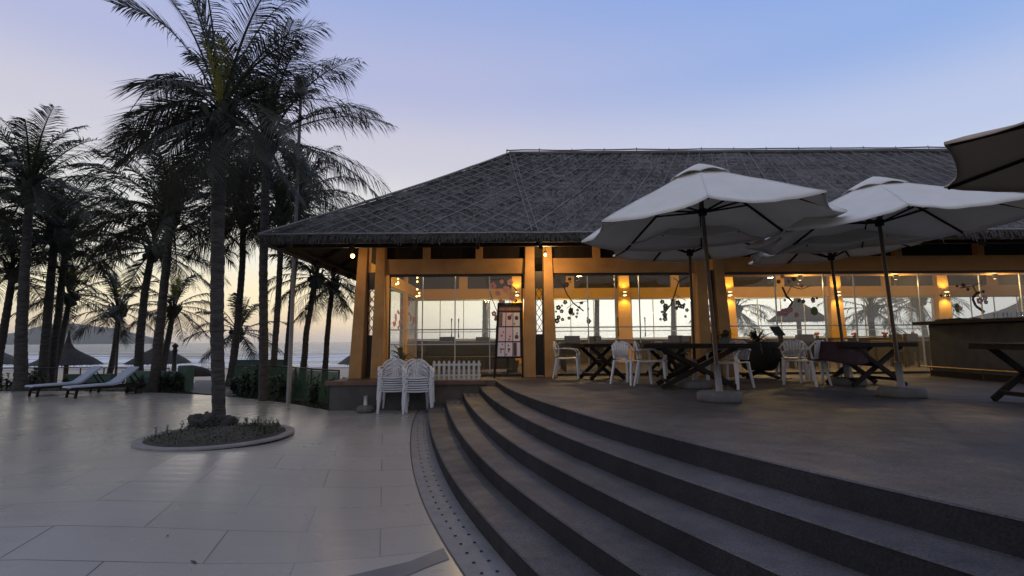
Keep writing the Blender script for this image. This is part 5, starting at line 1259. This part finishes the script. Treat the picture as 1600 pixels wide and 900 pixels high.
def shrub(px, d, w, h, label, n_=260, ln=.28, wd=.07, py=600, stiff=.5):
    p = at(px, py, d); z0 = terrain(p.x, d)
    t = empty('shrub', (p.x, d, z0), 0, label, 'shrub', 'shrubs along the plaza edge'); lf = MB(); st_ = MB(); r_ = random.Random(label)
    for k in range(max(5, int(n_/18))):
        x_, y_ = r_.uniform(-w/2, w/2), r_.uniform(-w/4, w/4); hh = h*r_.uniform(.55,1)*(1-.35*abs(x_)/(w/2)); st_.tube([(x_*.7,y_*.7,0),(x_,y_,hh*.9)], .012, 4, False)
        for m_ in range(18):
            a = r_.random()*6.28; zz = hh*(.15+.85*r_.random()); leaf(lf, (x_*(.8+.2*zz/hh), y_, zz), (cos(a), sin(a), r_.uniform(.1,1.5)), ln*r_.uniform(.6,1.1), wd, stiff, 3)
    st_.build('stem', M['trunk'], t); lf.build('foliage', M['leaf'], t)
shrub(268, 15.4, .95, .85, 'dark bushy shrub on the low green wall beside the path', 420, .22)
shrub(222, 16.0, .8, .62, 'low shrub behind the head of the right-hand sunbed', 240, .2)
shrub(394, 14.0, .62, .92, 'dark broad-leaved shrub between the path and the lamp post palm', 360, .26)
shrub(375, 14.6, .5, .7, 'smaller shrub at the open end of the netted fence', 200, .24)
shrub(435, 13.4, .5, .75, 'upright leafy shrub left of the lamp post foot', 120, .34)
shrub(478, 15.5, .8, .75, 'broad shrub behind the netted fence right of the lamp post', 260, .3)
shrub(497, 12.0, .35, .55, 'reddish-dark shrub at the fence corner next to the plinth', 120, .2)
shrub(520, 13.6, .5, .8, 'shrub behind the fence by the orange pillar', 160, .26)
shrub(48, 16.4, 1.2, .55, 'low dark shrub at the base of the thick-based palm', 300, .22)
shrub(10, 16.4, 1.4, .6, 'dark shrub at the left edge under the palms', 300, .22)
shrub(110, 16.8, .6, .5, 'small shrub behind the left-hand sunbed', 160, .2)
shrub(56, 17.4, .6, .8, 'upright dark shrub between the palm trunks at the left', 200, .22)
shrub(215, 17.8, 1.2, .75, 'wide dark shrub under the palm left of the stout one', 300, .24)
ed = MB(); r_ = random.Random(19)
for k in range(2600):
    u = r_.random(); a = a0+(radians(92)-a0)*u; rr_ = ER+r_.uniform(.02,.55); x_, y_ = EC[0]+rr_*cos(a), EC[1]+rr_*sin(a)
    if -9.2 < x_ < -7.6: continue
    s_ = .4+.6*(rr_-ER)/.5; a2 = r_.random()*6.28; leaf(ed, (x_, y_, -.06), (cos(a2)*.8, sin(a2)*.8, r_.uniform(.5,1.6)), r_.uniform(.08,.2)*s_*1.3, .03, .5, 2)
tag(ed.build('edge_plants', M['leaf']), 'low dark plants growing along the curved plaza edge', 'plants', kind='stuff')
# upturned boat and drum on the sand beyond the path
p = at(305, 590, 30); z0 = terrain(p.x, 30)
bt = MB(); prof = [(-1.0,.05),(-.7,.5),(0,.62),(.6,.45),(1.1,.06)]
vs = []
for x_, h_ in prof:
    for k in range(7): an = pi*k/6; vs.append((x_*1.1, -.45*cos(an)*(1-abs(x_)*.55), h_*sin(an)))
bt.add(vs, [(i*7+k, i*7+k+1, (i+1)*7+k+1, (i+1)*7+k) for i in range(4) for k in range(6)])
tag(bt.build('upturned_boat', M['wood_dark'], None, True, loc=(p.x, 30, z0)), 'small dark upturned boat lying on the sand beyond the path', 'boat').scale = (1,1,1)
for o in list(bpy.data.objects):
    if o.name.startswith('upturned_boat'): o.location.z = max(z0, at(305, 588, 30).z)

# ------------------------------------------------------------------ sea air
hzm = bpy.data.materials.new('haze_air'); hzm.use_nodes = True; n = hzm.node_tree.nodes; l = hzm.node_tree.links
n.remove(n['Principled BSDF']); pv = n.new('ShaderNodeVolumePrincipled'); pv.inputs['Color'].default_value = (1.0,.97,.93,1); pv.inputs['Density'].default_value = .00009
pv.inputs['Anisotropy'].default_value = .3
l.new(pv.outputs[0], n['Material Output'].inputs['Volume'])
hz_ = MB().box(-4900, -400, -9, 4900, 5200, 105).build('haze', hzm); hz_['kind'] = 'stuff'
